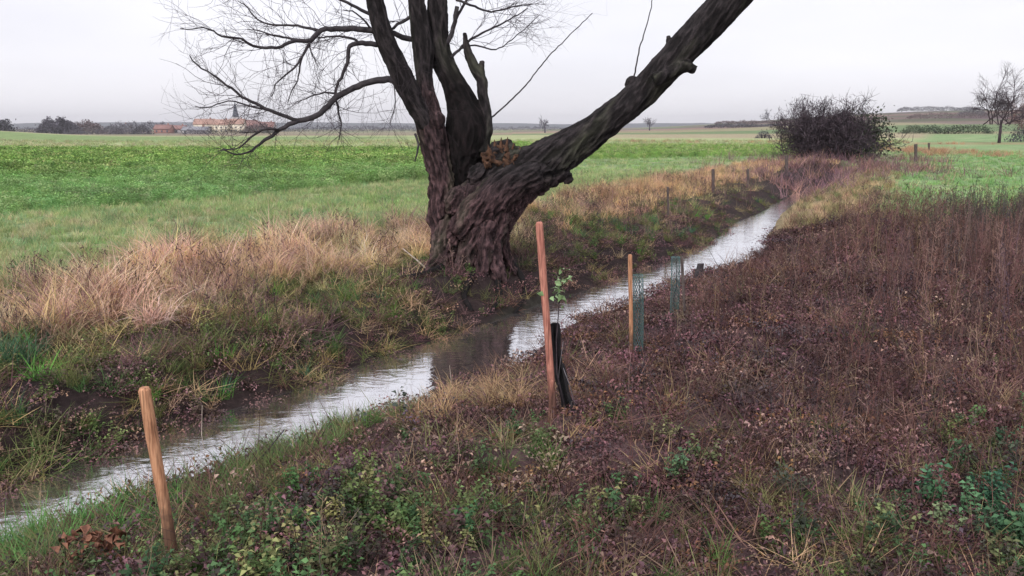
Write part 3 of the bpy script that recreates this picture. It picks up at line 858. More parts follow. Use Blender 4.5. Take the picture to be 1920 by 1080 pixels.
# bramble thicket below the dark bush
x, y = candidates(24, 50, 5, 0, 42)
df, dn = banks(x, y)
w = np.zeros(len(x))
for px, py, rx, ry in ((1560, 322, 2.0, 5), (1650, 315, 1.4, 5), (1510, 330, 1.0, 4), (1470, 345, 1.0, 3), (1715, 302, .8, 3)):
    w = np.maximum(w, blob(x, y, px, py, rx, ry))
m = rng.random(len(x)) < w; xs, ys = x[m], y[m]
plants('bramble_thicket', 'bramble', xs, ys, tints(len(xs), (3, (.20, .11, .13)), (1.5, (.30, .17, .13)), (1, (.12, .07, .085))), .75, 'purple bramble thicket at the foot of the dark bush', 'brambles')

# ------------------------------------------------------------------ the old willow
TD = 10.3
mpp = TD / FPX / math.cos(PITCH)
limb_px = {
 # (x, y, radius px, depth offset m)
 'butt': [(888, 560, 42, .1), (886, 510, 46, .06), (890, 455, 50, .02), (908, 398, 56, 0), (945, 352, 52, -.02), (1000, 314, 40, -.08), (1060, 280, 32, -.14),
          (1124, 238, 27, -.2), (1199, 178, 25.5, -.28), (1255, 120, 26.5, -.34), (1310, 62, 28, -.4), (1372, -4, 29, -.45), (1440, -80, 28, -.5), (1500, -170, 25, -.5), (1540, -300, 22, -.4)],
 'left_stem': [(868, 570, 34, .02), (855, 500, 34, .02), (842, 450, 29, .02), (829, 394, 25, .04), (828, 337, 20, .05), (813, 262, 24, .05), (801, 205, 23, .05),
               (795, 150, 14, .05), (793, 94, 18, .04), (786, 37, 16, .04), (780, 0, 14, .04), (772, -90, 13, .1), (765, -200, 10, .2)],
 'back_stem': [(895, 470, 46, .25), (880, 400, 34, .25), (868, 345, 26, .24), (870, 300, 32, .22), (876, 245, 39, .2), (866, 195, 28, .2), (847, 150, 20, .2),
               (829, 112, 20, .2), (823, 75, 18, .2), (820, 0, 17, .2), (822, -90, 15, .25), (835, -200, 12, .3)],
 'left_limb': [(812, 262, 18, .06), (797, 222, 19, .0), (775, 187, 18, -.05), (757, 150, 19, -.1), (739, 112, 17, -.12), (722, 75, 16, -.15), (703, 0, 14.5, -.2), (688, -90, 13, -.2), (680, -200, 10, -.2)],
 'right_flank': [(905, 285, 14, .12), (912, 240, 10, .15), (910, 205, 9, .16), (905, 178, 9, .17), (903, 150, 9, .18), (889, 127, 9, .2), (877, 95, 7, .2), (871, 62, 2.5, .2)],
 'flare': [(860, 440, 22, -.3), (905, 390, 30, -.28), (955, 345, 28, -.28), (1010, 325, 22, -.28)],
 'toe_a': [(850, 425, 28, -.08), (838, 465, 24, -.18), (818, 500, 13, -.32), (795, 520, 6, -.45)],
 'toe_b': [(928, 400, 28, -.20), (918, 450, 20, -.28), (924, 495, 14, -.36), (940, 530, 7, -.45)],
 'toe_c': [(900, 435, 26, -.30), (882, 475, 18, -.38), (868, 515, 11, -.46), (860, 545, 6, -.5)],
 'toe_d': [(952, 380, 12, .05), (938, 430, 12, .05), (944, 480, 11, 0), (965, 512, 6, -.05)],
 'toe_e': [(918, 420, 14, -.38), (908, 465, 12, -.44), (905, 510, 9, -.48), (910, 550, 6, -.5)],
}
knobs_px = [(935, 292, 22, -.1), (962, 296, 20, -.12), (950, 278, 14, -.1), (1185, 158, 12, -.25), (1045, 322, 16, -.15), (1056, 330, 6, -.15), (1010, 345, 16, -.12),
            (1262, 90, 8, -.35), (819, 226, 15, -.04), (824, 268, 9, -.06), (806, 178, 8, -.02), (850, 165, 10, .1), (868, 205, 14, .08), (860, 380, 22, -.15),
            (822, 350, 12, 0), (820, 385, 14, 0), (900, 330, 20, -.15), (1100, 262, 16, -.2)]
LP = {}
for k, v in limb_px.items():
    LP[k] = spline([(*at(px, py, TD + dz), r_ * mpp) for px, py, r_, dz in v], .04)

def fused(name, voxel):
    mb = MB()
    for k, P in LP.items():
        mb.tube(P[:, :3], np.maximum(P[:, 3], .006), 20, True)
    o = mb.build(name, None)
    for px, py, r_, dz in knobs_px:
        c = at(px, py, TD + dz); bm = bmesh.new(); bm.from_mesh(o.data)
        bmesh.ops.create_icosphere(bm, subdivisions=2, radius=r_ * mpp, matrix=Matrix.Translation(c) @ Matrix.Diagonal((1, 1, 1.15, 1)))
        bm.to_mesh(o.data); bm.free()
    # stub on the leaning limb, and the spike hanging under it
    mb2 = MB()
    for pts, rr in (([(1226, 150, 12), (1262, 134, 11), (1284, 124, 10), (1303, 131, 7)], -.5), ([(1000, 340, 16), (1014, 348, 9), (1024, 352, 3)], -.2), ([(1020, 330, 14), (1034, 338, 8), (1040, 346, 3)], -.2), ([(966, 372, 12), (985, 372, 8), (1000, 366, 3)], -.1), ([(1040, 312, 18), (1054, 322, 11), (1068, 341, 3)], -.18), ([(1190, 170, 12), (1186, 158, 9), (1184, 150, 7)], -.3),
                     ([(1258, 110, 9), (1255, 80, 5), (1253, 68, 3)], -.35), ([(903, 160, 6), (904, 135, 5), (904, 114, 4)], .18)):
        P = spline([(*at(a, b_, TD + rr), c * mpp) for a, b_, c in pts], .03)
        mb2.tube(P[:, :3], P[:, 3], 12, True)
    o2 = mb2.build('tmp', None)
    bm = bmesh.new(); bm.from_mesh(o.data); bm.from_mesh(o2.data); bm.to_mesh(o.data); bm.free()
    bpy.data.objects.remove(o2)
    md = o.modifiers.new('r', 'REMESH'); md.mode = 'VOXEL'; md.voxel_size = voxel; md.use_smooth_shade = True
    dg = bpy.context.evaluated_depsgraph_get(); dg.update()
    me = bpy.data.meshes.new_from_object(o.evaluated_get(dg))
    o.modifiers.clear(); o.data = me
    return o

trunk = fused('trunk', .013)
me = trunk.data
nv = len(me.vertices)
co = np.empty(nv * 3); me.vertices.foreach_get('co', co); co = co.reshape(-1, 3)
no = np.empty(nv * 3); me.vertices.foreach_get('normal', no); no = no.reshape(-1, 3)
# coordinates that run along the nearest limb, for bark that follows the wood
best = np.full(nv, 1e9); bark = np.zeros((nv, 3)); seg_id = np.zeros(nv, int)
for li, (k, P) in enumerate(LP.items()):
    T = np.gradient(P[:, :3], axis=0); T /= np.linalg.norm(T, axis=1)[:, None]
    s_ = np.concatenate([[0], np.cumsum(np.linalg.norm(np.diff(P[:, :3], axis=0), axis=1))])
    U = np.zeros_like(T); u = np.array([.2, 1, .1]); 
    for i in range(len(P)):
        u = u - T[i] * T[i].dot(u); u /= np.linalg.norm(u); U[i] = u
    V = np.cross(T, U)
    for i0 in range(0, nv, 20000):
        c = co[i0:i0 + 20000]
        d = np.linalg.norm(c[:, None, :] - P[None, :, :3], axis=2)
        q = d / np.maximum(P[None, :, 3], .03)
        j = q.argmin(1); qq = q[np.arange(len(c)), j]
        up = qq < best[i0:i0 + 20000]
        rel = c - P[j, :3]
        al = (rel * T[j]).sum(1); a_ = (rel * U[j]).sum(1); b_ = (rel * V[j]).sum(1)
        tw = s_[j] * (1.1 if k in ('butt', 'flare') else .3)      # the old wood twists
        ca, sa = np.cos(tw), np.sin(tw)
        val = np.stack([a_ * ca - b_ * sa, a_ * sa + b_ * ca, (s_[j] + al) * .27 + li * 3.1], 1)
        bl = bark[i0:i0 + 20000]; bl[up] = val[up]
        be = best[i0:i0 + 20000]; be[up] = qq[up]
        si = seg_id[i0:i0 + 20000]; si[up] = li
disp = np.empty(nv); gash = np.empty(nv)
upz = co[:, 2]
low = sm((1.9 - upz) / 1.2)
for i in range(nv):
    p = Vector(bark[i])
    a1 = 1 - abs(mnoise.noise(p * 15)) * 2.6
    a2 = 1 - abs(mnoise.noise(p * 34 + Vector((5, 1, 2)))) * 3
    a3 = mnoise.noise(Vector(co[i]) * 4.0)
    disp[i] = a1 * .62 + a2 * .35 + a3 * .55
    gash[i] = a1
amp = .014 + .036 * low
co2 = co + no * (disp * amp)[:, None]
me.vertices.foreach_set('co', co2.astype(np.float32).ravel())
a = me.attributes.new('bark', 'FLOAT_VECTOR', 'POINT'); a.data.foreach_set('vector', bark.astype(np.float32).ravel())
# dark rotten heartwood of the torn back stem, reddish living wood at the foot
pc, pr = project(co[:, 0], co[:, 1], co[:, 2])
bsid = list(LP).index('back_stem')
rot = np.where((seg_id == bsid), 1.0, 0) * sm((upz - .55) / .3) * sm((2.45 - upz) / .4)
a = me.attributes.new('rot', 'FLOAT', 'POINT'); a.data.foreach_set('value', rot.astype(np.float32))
red = np.clip(sm((1.15 - upz) / .5) + .7 * np.where(seg_id == list(LP).index('left_stem'), sm((2.3 - upz) / .4), 0), 0, 1)
a = me.attributes.new('red', 'FLOAT', 'POINT'); a.data.foreach_set('value', red.astype(np.float32))
a = me.attributes.new('ridge', 'FLOAT', 'POINT'); a.data.foreach_set('value', gash.astype(np.float32))
me.update()

mbk, n, l, b = newmat('willow_bark')
ab = N(n, 'ShaderNodeAttribute'); ab.attribute_name = 'bark'
ar = N(n, 'ShaderNodeAttribute'); ar.attribute_name = 'rot'
ad = N(n, 'ShaderNodeAttribute'); ad.attribute_name = 'red'
ag = N(n, 'ShaderNodeAttribute'); ag.attribute_name = 'ridge'
n1 = N(n, 'ShaderNodeTexNoise'); n1.inputs['Scale'].default_value = 40; n1.inputs['Detail'].default_value = 10; n1.inputs['Roughness'].default_value = .7
n2 = N(n, 'ShaderNodeTexNoise'); n2.inputs['Scale'].default_value = 3.5; n2.inputs['Detail'].default_value = 4
l.new(ab.outputs['Vector'], n1.inputs['Vector']); l.new(ab.outputs['Vector'], n2.inputs['Vector'])
def ramp(c1, c2, p1=.35, p2=.65):
    r_ = N(n, 'ShaderNodeValToRGB'); r_.color_ramp.elements[0].color = (*c1, 1); r_.color_ramp.elements[1].color = (*c2, 1)
    r_.color_ramp.elements[0].position = p1; r_.color_ramp.elements[1].position = p2; return r_
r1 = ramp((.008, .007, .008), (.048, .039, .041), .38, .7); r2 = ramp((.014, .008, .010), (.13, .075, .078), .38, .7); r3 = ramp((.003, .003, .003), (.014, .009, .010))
for r_ in (r1, r2, r3): l.new(n1.outputs['Fac'], r_.inputs['Fac'])
m1 = N(n, 'ShaderNodeMixRGB'); m2 = N(n, 'ShaderNodeMixRGB'); m3 = N(n, 'ShaderNodeMixRGB')
l.new(ad.outputs['Fac'], m1.inputs['Fac']); l.new(r1.outputs[0], m1.inputs['Color1']); l.new(r2.outputs[0], m1.inputs['Color2'])
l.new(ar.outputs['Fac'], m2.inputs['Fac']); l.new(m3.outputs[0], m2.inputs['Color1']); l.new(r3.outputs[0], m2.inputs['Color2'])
# greenish film on part of the bark
rg = N(n, 'ShaderNodeMapRange'); rg.inputs['From Min'].default_value = .52; rg.inputs['From Max'].default_value = .66; rg.inputs['To Max'].default_value = .42
l.new(n2.outputs['Fac'], rg.inputs['Value']); l.new(rg.outputs['Result'], m3.inputs['Fac']); l.new(m1.outputs[0], m3.inputs['Color1']); m3.inputs['Color2'].default_value = (.075, .08, .05, 1)
rs_ = N(n, 'ShaderNodeMapRange'); rs_.inputs['From Min'].default_value = .1; rs_.inputs['From Max'].default_value = 1.0; rs_.inputs['To Min'].default_value = .45; rs_.inputs['To Max'].default_value = 1.45
vs2 = N(n, 'ShaderNodeVectorMath', operation='SCALE')
l.new(ag.outputs['Fac'], rs_.inputs['Value']); l.new(m2.outputs[0], vs2.inputs[0]); l.new(rs_.outputs['Result'], vs2.inputs['Scale'])
l.new(vs2.outputs[0], b.inputs['Base Color'])
bb = N(n, 'ShaderNodeBump'); bb.inputs['Strength'].default_value = .9; bb.inputs['Distance'].default_value = .02
l.new(n1.outputs['Fac'], bb.inputs['Height']); l.new(bb.outputs['Normal'], b.inputs['Normal'])
b.inputs['Roughness'].default_value = .9; b.inputs['Specular IOR Level'].default_value = .2
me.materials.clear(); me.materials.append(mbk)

willow = empty('willow_tree', (TREE_XY[0], TREE_XY[1], H(*TREE_XY)))
setp(willow, 'large bare old willow with split twisted trunk and leaning limb on the left bank', 'tree')
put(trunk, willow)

# rotten orange-brown wood on the shoulder of the leaning limb
M_rotwood = surf('rotten_orange_wood', (.02, .011, .009), (.12, .06, .035), 16, .95, .8, dist=.02)
bm = bmesh.new()
for px, py, r_, dz in ((922, 290, 15, -.32), (942, 280, 16, -.30), (955, 292, 15, -.34), (966, 288, 9, -.30), (912, 300, 10, -.33), (938, 270, 8, -.28)):
    bmesh.ops.create_icosphere(bm, subdivisions=3, radius=r_ * mpp * .8, matrix=Matrix.Translation(at(px, py + 7, TD + dz + .12)) @ Matrix.Rotation(R(40), 4, 'Y') @ Matrix.Diagonal((1.5, .8, .8, 1)))
for v in bm.verts:
    v.co += v.normal * (mnoise.noise(v.co * 11) * .07 + mnoise.noise(v.co * 30) * .045)
for px, py, dx_, L_ in ((918, 282, -3, 16), (928, 272, -1, 15), (938, 266, 2, 12), (948, 268, 4, 16), (958, 276, 6, 13), (966, 284, 10, 12), (932, 290, -5, 18), (950, 285, 3, 16)):
    a_ = at(px, py + 16, TD - .22); b_ = at(px + dx_, py - L_ * .7, TD - .20); d_ = (b_ - a_)
    mtx = Matrix.Translation((a_ + b_) / 2) @ d_.to_track_quat('Z', 'Y').to_matrix().to_4x4()
    bmesh.ops.create_cone(bm, cap_ends=True, segments=6, radius1=4.5 * mpp, radius2=.6 * mpp, depth=d_.length, matrix=mtx)
mt = bpy.data.meshes.new('rotten_wood'); bm.to_mesh(mt); bm.free(); mt.materials.append(M_rotwood)
o = bpy.data.objects.new('rotten_wood', mt); COL.objects.link(o); put(o, willow)
o['label'] = 'crumbling orange brown wood on the shoulder of the leaning limb'

# branches read off the photograph: (x, y) lists, start and end radius in px, depth offset at the start and end
def z1(*pts): return [(x_ / 3.4286 + 300, y_ / 3.4286) for x_, y_ in pts]
branches = [
 (z1((1530, 540), (1490, 512), (1400, 515), (1300, 540), (1220, 580), (1130, 630), (1060, 700), (1000, 750), (890, 775)), 6.5, 4.6, -.1, -.5),
 (z1((890, 775), (780, 740), (700, 705), (560, 640), (460, 570), (340, 480), (240, 420), (190, 360)), 3.6, .9, -.5, -.9),
 (z1((890, 775), (800, 815), (720, 870), (640, 925), (560, 980), (480, 990), (400, 960)), 4.2, .9, -.5, -.8),
 (z1((760, 835), (680, 830), (600, 870), (510, 950), (370, 970)), 2.4, .8, -.6, -.9),
 (z1((700, 705), (600, 690), (480, 650), (400, 660), (300, 690), (230, 680)), 1.8, .7, -.6, -.9),
 (z1((1410, 200), (1300, 190), (1200, 186), (1070, 188), (1010, 215), (975, 262)), 5.2, 4.2, -.15, -.3),
 (z1((975, 262), (870, 262), (800, 290), (720, 310), (600, 295), (520, 250), (400, 235), (310, 185), (130, 185)), 3.4, .7, -.3, -1.0),
 (z1((975, 262), (870, 250), (760, 232), (640, 200), (560, 190)), 3.0, .8, -.3, -.1),
 (z1((1030, 200), (960, 185), (880, 165), (720, 160), (620, 120), (560, 50), (500, 0)), 2.8, .8, -.25, 0),
 (z1((970, 262), (940, 320), (900, 380), (860, 440), (760, 520), (720, 620)), 2.6, .7, -.3, -.7),
 (z1((920, 350), (900, 430), (885, 520), (840, 600), (825, 660)), 1.8, .6, -.35, -.3),
 (z1((960, 270), (980, 360), (1020, 430)), 1.5, .6, -.3, -.5),
 (z1((1420, 285), (1300, 280), (1240, 288), (1212, 310), (1205, 400), (1160, 500), (1130, 580), (1140, 680), (1165, 800), (1150, 900)), 4.8, 1.0, -.1, -.3),
 (z1((1270, 280), (1250, 250), (1150, 235), (1000, 240), (900, 270)), 2.6, .8, -.15, .2),
 (z1((1120, 600), (1030, 600), (940, 630), (860, 665)), 2.0, .6, -.2, -.2),
 (z1((1640, 255), (1560, 238), (1500, 215), (1380, 185)), 5.0, 4.4, .15, .05),
 (z1((1620, 100), (1560, 140), (1500, 180), (1440, 200)), 3.2, 2.2, .1, .0),
 (z1((1360, 190), (1310, 130), (1240, 75), (1180, 70)), 2.2, .8, -.15, -.5),
 (z1((1500, 530), (1515, 620), (1500, 720), (1480, 790)), 1.2, .6, -.15, -.2),
 (z1((1640, 860), (1660, 930), (1640, 1040)), 2.4, 1.2, 0, -.1),
 ([(857, 12), (852, 40), (845, 70), (838, 85)], 3.8, 4.2, .1, .15),
 ([(852, 40), (870, 8), (890, -20), (930, -60)], 3.0, 1.5, .1, .4),
 ([(846, 108), (862, 92), (878, 78), (905, 62), (950, 40), (990, 15)], 3.0, .8, .15, .5),
 ([(862, 92), (890, 85), (930, 92), (965, 70), (1010, 30)], 1.8, .6, .2, .7),
 ([(855, 0), (890, 12), (920, 22), (965, 12), (1010, 6)], 2.6, .7, .1, .4),
 ([(915, 226), (950, 195), (985, 160), (1030, 105), (1075, 60), (1110, 25)], 1.7, .8, .15, .4),
 ([(1187, 152), (1197, 100), (1210, 55), (1224, -5)], 1.6, .8, -.3, -.3),
 ([(700, 30), (660, 10), (610, -15), (560, -30)], 3.2, 1.2, -.2, -.5),
 ([(694, -40), (640, -70), (560, -80), (470, -60), (420, -20)], 4.0, .9, -.2, -.7),
 ([(776, -30), (740, -60), (690, -90)], 3.5, 1.5, .1, 0),
 ([(826, -60), (870, -80), (940, -70), (1000, -40)], 4.0, 1.0, .2, .6),
]
tw = MB()           # fine twigs of the crown
g = np.random.default_rng(5)
def twig(p, d, L_, r_, depth):
    k = 5 if L_ > .25 else 3
    pts = [p]; q = p.copy(); dd = d / np.linalg.norm(d)
    for i in range(k):
        dd = dd + g.normal(0, .16, 3) + np.array([0, 0, .02]); dd /= np.linalg.norm(dd)
        q = q + dd * L_ / k; pts.append(q.copy())
    tw.tube(pts, np.linspace(r_, r_ * .45, k + 1), 3, False, a=.5)
    if depth > 0:
        for _ in range(g.integers(3, 5)):
            j = g.integers(1, k + 1)
            nd = dd + g.normal(0, .55, 3) * np.array([1, .8, 1])
            twig(pts[j], nd, L_ * g.uniform(.45, .75), r_ * .62, depth - 1)
for pts, r0, r1_, d0, d1 in branches:
    m_ = len(pts)
    P = spline([(*at(px, py, TD + d0 + (d1 - d0) * i / (m_ - 1)), 0) for i, (px, py) in enumerate(pts)], .05)[:, :3]
    P = P + np.concatenate([np.zeros((1, 3)), g.normal(0, .004, (len(P) - 1, 3))])
    rr = np.linspace(r0, r1_, len(P)) * mpp
    mb = MB(); mb.tube(P, rr, 8 if r0 > 3 else 6, True, jit=.08)
    mb.build('branch', M_branch, willow, smooth=True)
    if r0 > 4.5 and r1_ > 4: dens = 2.2
    else: dens = 5.2
    if pts[0][1] > 215 and m_ == 3: continue
    if r0 < 1.8 and pts[0][1] > 150 and pts[0][0] > 900: continue
    L_ = np.linalg.norm(np.diff(P, axis=0), axis=1).sum()
    sgn = -1 if pts[-1][0] < 845 else 1
    for _ in range(int(L_ * dens * 2.5)):
        j = int(len(P) * g.uniform(.2, 1) ** .8) - 1; j = max(1, min(len(P) - 2, j))
        T = P[j + 1] - P[j - 1]; T /= np.linalg.norm(T)
        d = T * .9 + g.normal(0, .6, 3) + np.array([sgn * .25, 0, g.uniform(-.3, .3)])
        twig(P[j], d, g.uniform(.18, .6), max(.0018, min(rr[j] * .35, .0042)), 1 if g.random() < .75 else 2)
# hanging shoots
for _ in range(60):
    px = g.uniform(480, 800); py = g.uniform(20, 190)
    p = np.array(at(px, py, TD + g.uniform(-.6, .2)))
    twig(p, np.array([g.normal(0, .25), g.normal(0, .2), -1]), g.uniform(.3, .8), .0022, 1)
o = tw.build('twigs', M_twig, willow)
o['kind'] = 'stuff'
print('willow verts', nv, 'twig verts', tw.n)

# surface roots creeping down the bank towards the water
for pts in ([(960, 500), (985, 540), (975, 575), (960, 600)], [(885, 520), (870, 560), (885, 590)], [(930, 520), (935, 560), (920, 590)], [(830, 505), (790, 520), (750, 525)]):
    P = []
    for i, (px, py) in enumerate(pts):
        q = G(px, py); P.append((q.x, q.y, q.z + .015, .05 - .012 * i))
    P = spline(P, .05); mb = MB(); mb.tube(P[:, :3], P[:, 3], 8, True, jit=.15); mb.build('root', mbk, willow, smooth=True)

# ------------------------------------------------------------------ stakes, guards and posts
def stake_mb(p0, p1, r_, n_=14, square=False, chamfer=.012):
    """wooden stake with slightly wandering sides and a worn, chamfered top"""
    p0 = np.array(p0); p1 = np.array(p1); mb = MB()
    ax = p1 - p0; L_ = np.linalg.norm(ax); ax /= L_
    ts = [0, .03] + list(np.linspace(.1, .96, 10)) + [1 - chamfer / L_, 1]
    rad = [r_ * (1.02 if t < .05 else 1) * (1 + .03 * math.sin(9 * t)) for t in ts]; rad[-1] = r_ * .72
    P = [p0 + ax * L_ * t + np.array([math.sin(5 * t) * .003, math.cos(4 * t) * .003, 0]) for t in ts]
    mb.tube(P, rad, n_, True, jit=.035)
    return mb
def make_stake(name, base_px, top_px, r_, mat, label, cat, group, dtop=0.0, n_=12):
    q = G(*base_px); top = at(top_px[0], top_px[1], q.y + dtop)
    th = empty(name, (q.x, q.y, q.z)); setp(th, label, cat, group)
    return th, q, top

SG = 'wooden stakes for the young trees'
def single_stake(base_px, top_px, r_, mat, label, dtop=0, n_=14):
    q = G(*base_px); top = at(top_px[0], top_px[1], q.y + dtop)
    d = (Vector(top) - Vector(q)).normalized()
    o = stake_mb(Vector(q) - d * .12, top, r_, n_).build('wooden_stake', mat, smooth=False)
    for v in o.data.vertices: v.co -= q
    o.location = q
    me_ = o.data; me_.polygons.foreach_set('use_smooth', [len(p.vertices) == 4 for p in me_.polygons])
    setp(o, label, 'stake', SG)
    return o, q, top
for m_ in (M_stake, M_stake_pink):
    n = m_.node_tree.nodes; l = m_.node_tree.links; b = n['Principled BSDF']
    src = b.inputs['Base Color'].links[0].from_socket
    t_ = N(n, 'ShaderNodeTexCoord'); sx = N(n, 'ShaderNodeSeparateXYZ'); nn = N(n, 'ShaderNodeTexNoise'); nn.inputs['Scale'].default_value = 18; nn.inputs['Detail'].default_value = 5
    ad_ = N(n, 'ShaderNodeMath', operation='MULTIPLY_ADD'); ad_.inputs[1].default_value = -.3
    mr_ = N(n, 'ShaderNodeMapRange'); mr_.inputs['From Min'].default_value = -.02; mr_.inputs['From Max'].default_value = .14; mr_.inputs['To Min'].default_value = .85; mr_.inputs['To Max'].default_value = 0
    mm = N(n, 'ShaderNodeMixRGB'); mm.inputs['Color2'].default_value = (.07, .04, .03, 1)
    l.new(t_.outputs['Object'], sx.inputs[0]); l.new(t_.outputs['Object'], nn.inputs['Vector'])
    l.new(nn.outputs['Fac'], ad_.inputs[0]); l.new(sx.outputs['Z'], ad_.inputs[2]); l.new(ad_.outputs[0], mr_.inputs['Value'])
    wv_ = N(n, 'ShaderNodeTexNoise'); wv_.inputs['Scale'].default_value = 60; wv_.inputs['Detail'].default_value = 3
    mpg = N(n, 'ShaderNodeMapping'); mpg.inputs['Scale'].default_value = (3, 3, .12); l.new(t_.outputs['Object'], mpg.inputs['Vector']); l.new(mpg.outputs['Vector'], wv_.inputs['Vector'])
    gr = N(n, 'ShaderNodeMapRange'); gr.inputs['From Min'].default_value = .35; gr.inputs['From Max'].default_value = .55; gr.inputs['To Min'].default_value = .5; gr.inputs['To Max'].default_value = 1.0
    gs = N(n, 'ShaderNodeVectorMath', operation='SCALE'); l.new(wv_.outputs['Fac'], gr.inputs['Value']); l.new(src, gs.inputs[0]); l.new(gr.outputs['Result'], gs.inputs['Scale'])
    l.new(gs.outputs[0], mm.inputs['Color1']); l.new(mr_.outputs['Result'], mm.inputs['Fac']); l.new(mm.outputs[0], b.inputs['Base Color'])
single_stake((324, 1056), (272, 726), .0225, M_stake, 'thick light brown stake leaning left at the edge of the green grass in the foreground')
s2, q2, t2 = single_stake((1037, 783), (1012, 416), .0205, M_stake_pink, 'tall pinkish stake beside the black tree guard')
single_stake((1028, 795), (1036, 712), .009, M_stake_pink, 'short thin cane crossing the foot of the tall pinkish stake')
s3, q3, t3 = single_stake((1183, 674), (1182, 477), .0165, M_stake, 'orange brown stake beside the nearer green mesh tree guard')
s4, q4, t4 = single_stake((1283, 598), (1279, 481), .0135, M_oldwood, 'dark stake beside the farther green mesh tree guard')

# mesh tree guards: knotted plastic net tubes
M_net = surf('green_plastic_net', (.06, .13, .13), (.09, .18, .175), 20, .5, .1)
def net_guard(base_px, top_px, rad, label, dtop=0, dback=.05):
    q = G(*base_px); top = at(top_px[0], top_px[1], q.y + dback)
    q = Vector((q.x, q.y + dback, H(q.x, q.y + dback)))
    h = (top - q).length
    th = empty('tree_guard', q); setp(th, label, 'tree guard', 'green mesh guards round the saplings')
    mb = MB(); NA = 12; step = 2 * math.pi / NA
    ax = (top - q) / h
    def P(a, z):
        wob = 1 + .06 * math.sin(3 * a + z * 7)
        return np.array([q.x + ax.x * z + rad * wob * math.cos(a), q.y + ax.y * z + rad * wob * math.sin(a), q.z + ax.z * z])
    dz = .022; nz = int(h / dz)
    for k in range(NA):      # two families of helical strands
        for s_ in (1, -1):
            pts = [P(k * step + s_ * i * step * .5, i * dz) for i in range(nz + 1)]
            mb.tube(pts, .0018, 3, False)
    mb.build('net', M_net, th)
    mb = MB()
    mb.tube([P(a, h) for a in np.linspace(0, 2 * math.pi, 25)], .003, 4, False)
    mb.build('rim', M_net, th)
    # the sapling inside
    sp = MB(); g_ = np.random.default_rng(int(base_px[0]))
    pts = [np.array(q) + np.array([g_.normal(0, .006), g_.normal(0, .006), z]) for z in np.linspace(0, h * 1.02, 7)]
    sp.tube(pts, np.linspace(.006, .003, 7), 5)
    o = sp.build('sapling', M_twig)
    for v in o.data.vertices: v.co -= q
    o.location = q
    setp(o, 'bare young tree inside the ' + ('nearer' if base_px[0] < 1230 else 'farther') + ' green mesh guard', 'sapling', 'young trees')
net_guard((1198, 672), (1197, 516), .040, 'nearer green mesh tree guard, right of the orange brown stake')
net_guard((1266, 600), (1267, 482), .042, 'farther green mesh tree guard with a dark stake on its right')

# black guard, split and slumped
M_black = surf('black_plastic', (.008, .008, .010), (.02, .018, .02), 25, .75, .4, dist=.004, spec=.25)
M_grey = surf('grey_edge', (.10, .09, .10), (.2, .18, .2), 25, .6, .2)
base = G(1066, 776)
guard = empty('tree_guard', base); setp(guard, 'slumped black plastic tree guard behind the tall pinkish stake', 'tree guard')
Dg = base.y
def half_tube(path, rad, open_deg, name, mat, face):
    mb = MB(); P = spline([(*at(a, b_, Dg + d_), 0) for a, b_, d_ in path], .03)[:, :3]
    T = np.gradient(P, axis=0); T /= np.linalg.norm(T, axis=1)[:, None]
    na = 14; V = []
    for i in range(len(P)):
        U = np.array([1, 0, 0]) - T[i] * T[i][0]; U /= np.linalg.norm(U); Wv = np.cross(T[i], U)
        w_ = rad * (1 + .12 * math.sin(i * .9))
        for sgn_, rr in ((1, 1.0), (-1, .86)):
            an = np.linspace(R(face + open_deg / 2), R(face + 360 - open_deg / 2), na)
            if sgn_ < 0: an = an[::-1]
            for a in an: V.append(P[i] + (U * math.cos(a) + Wv * math.sin(a)) * w_ * rr)
    m = len(P); K = 2 * na; i = np.arange(m - 1)[:, None] * K; j = np.arange(K)[None, :]; j2 = (j + 1) % K
    mb.add(V, [np.stack([i + j, i + j2, i + K + j2, i + K + j], -1).reshape(-1, 4)])
    return mb.build(name, mat, guard, smooth=True)
half_tube([(1040, 608, -.02), (1042, 640, -.01), (1046, 690, 0)], .029, 40, 'upper_sleeve', M_black, 90)
half_tube([(1047, 684, 0), (1056, 725, -.03), (1068, 775, -.05)], .034, 40, 'lower_sleeve', M_black, 90)
mb = MB(); mb.tube([at(1056, 640, Dg - .04), at(1049, 690, Dg - .05), at(1045, 735, Dg - .05)], .002, 5); mb.build('edge_strip', M_grey, guard)
mb = MB(); mb.tube([at(1056, 690, Dg - .06), at(1068, 722, Dg - .08), at(1081, 770, Dg - .1)], .002, 5); mb.build('edge_strip', M_grey, guard)

# sapling with pale green leaves
M_pale_leaf, n_, l_, b_p = newmat('pale_green_leaf')
b_p.inputs['Base Color'].default_value = (.22, .34, .15, 1); b_p.inputs['Roughness'].default_value = .5
M_dark_leaf, n_, l_, b_d = newmat('dark_leaf')
b_d.inputs['Base Color'].default_value = (.035, .05, .035, 1); b_d.inputs['Roughness'].default_value = .5
sb = Vector((q2.x + .08, q2.y + .02, H(q2.x + .08, q2.y + .02)))
sap = empty('sapling', sb); setp(sap, 'thin sapling with pale green leaves rising above the black guard', 'sapling', 'young trees')
mb = MB(); pts = [sb] + [at(a, b_, sb.y) for a, b_ in ((1044, 700), (1043, 640), (1047, 590), (1050, 540), (1052, 505))]
mb.tube([np.array(p) for p in pts], np.linspace(.005, .0018, len(pts)), 5)
for a in ((1047, 570, 1068, 535), (1048, 560, 1034, 525), (1050, 540, 1074, 515)):
    mb.tube([np.array(at(a[0], a[1], sb.y)), np.array(at(a[2], a[3], sb.y - .03))], [.002, .001], 4)
mb.build('stem', M_twig, sap)
g_ = np.random.default_rng(3)
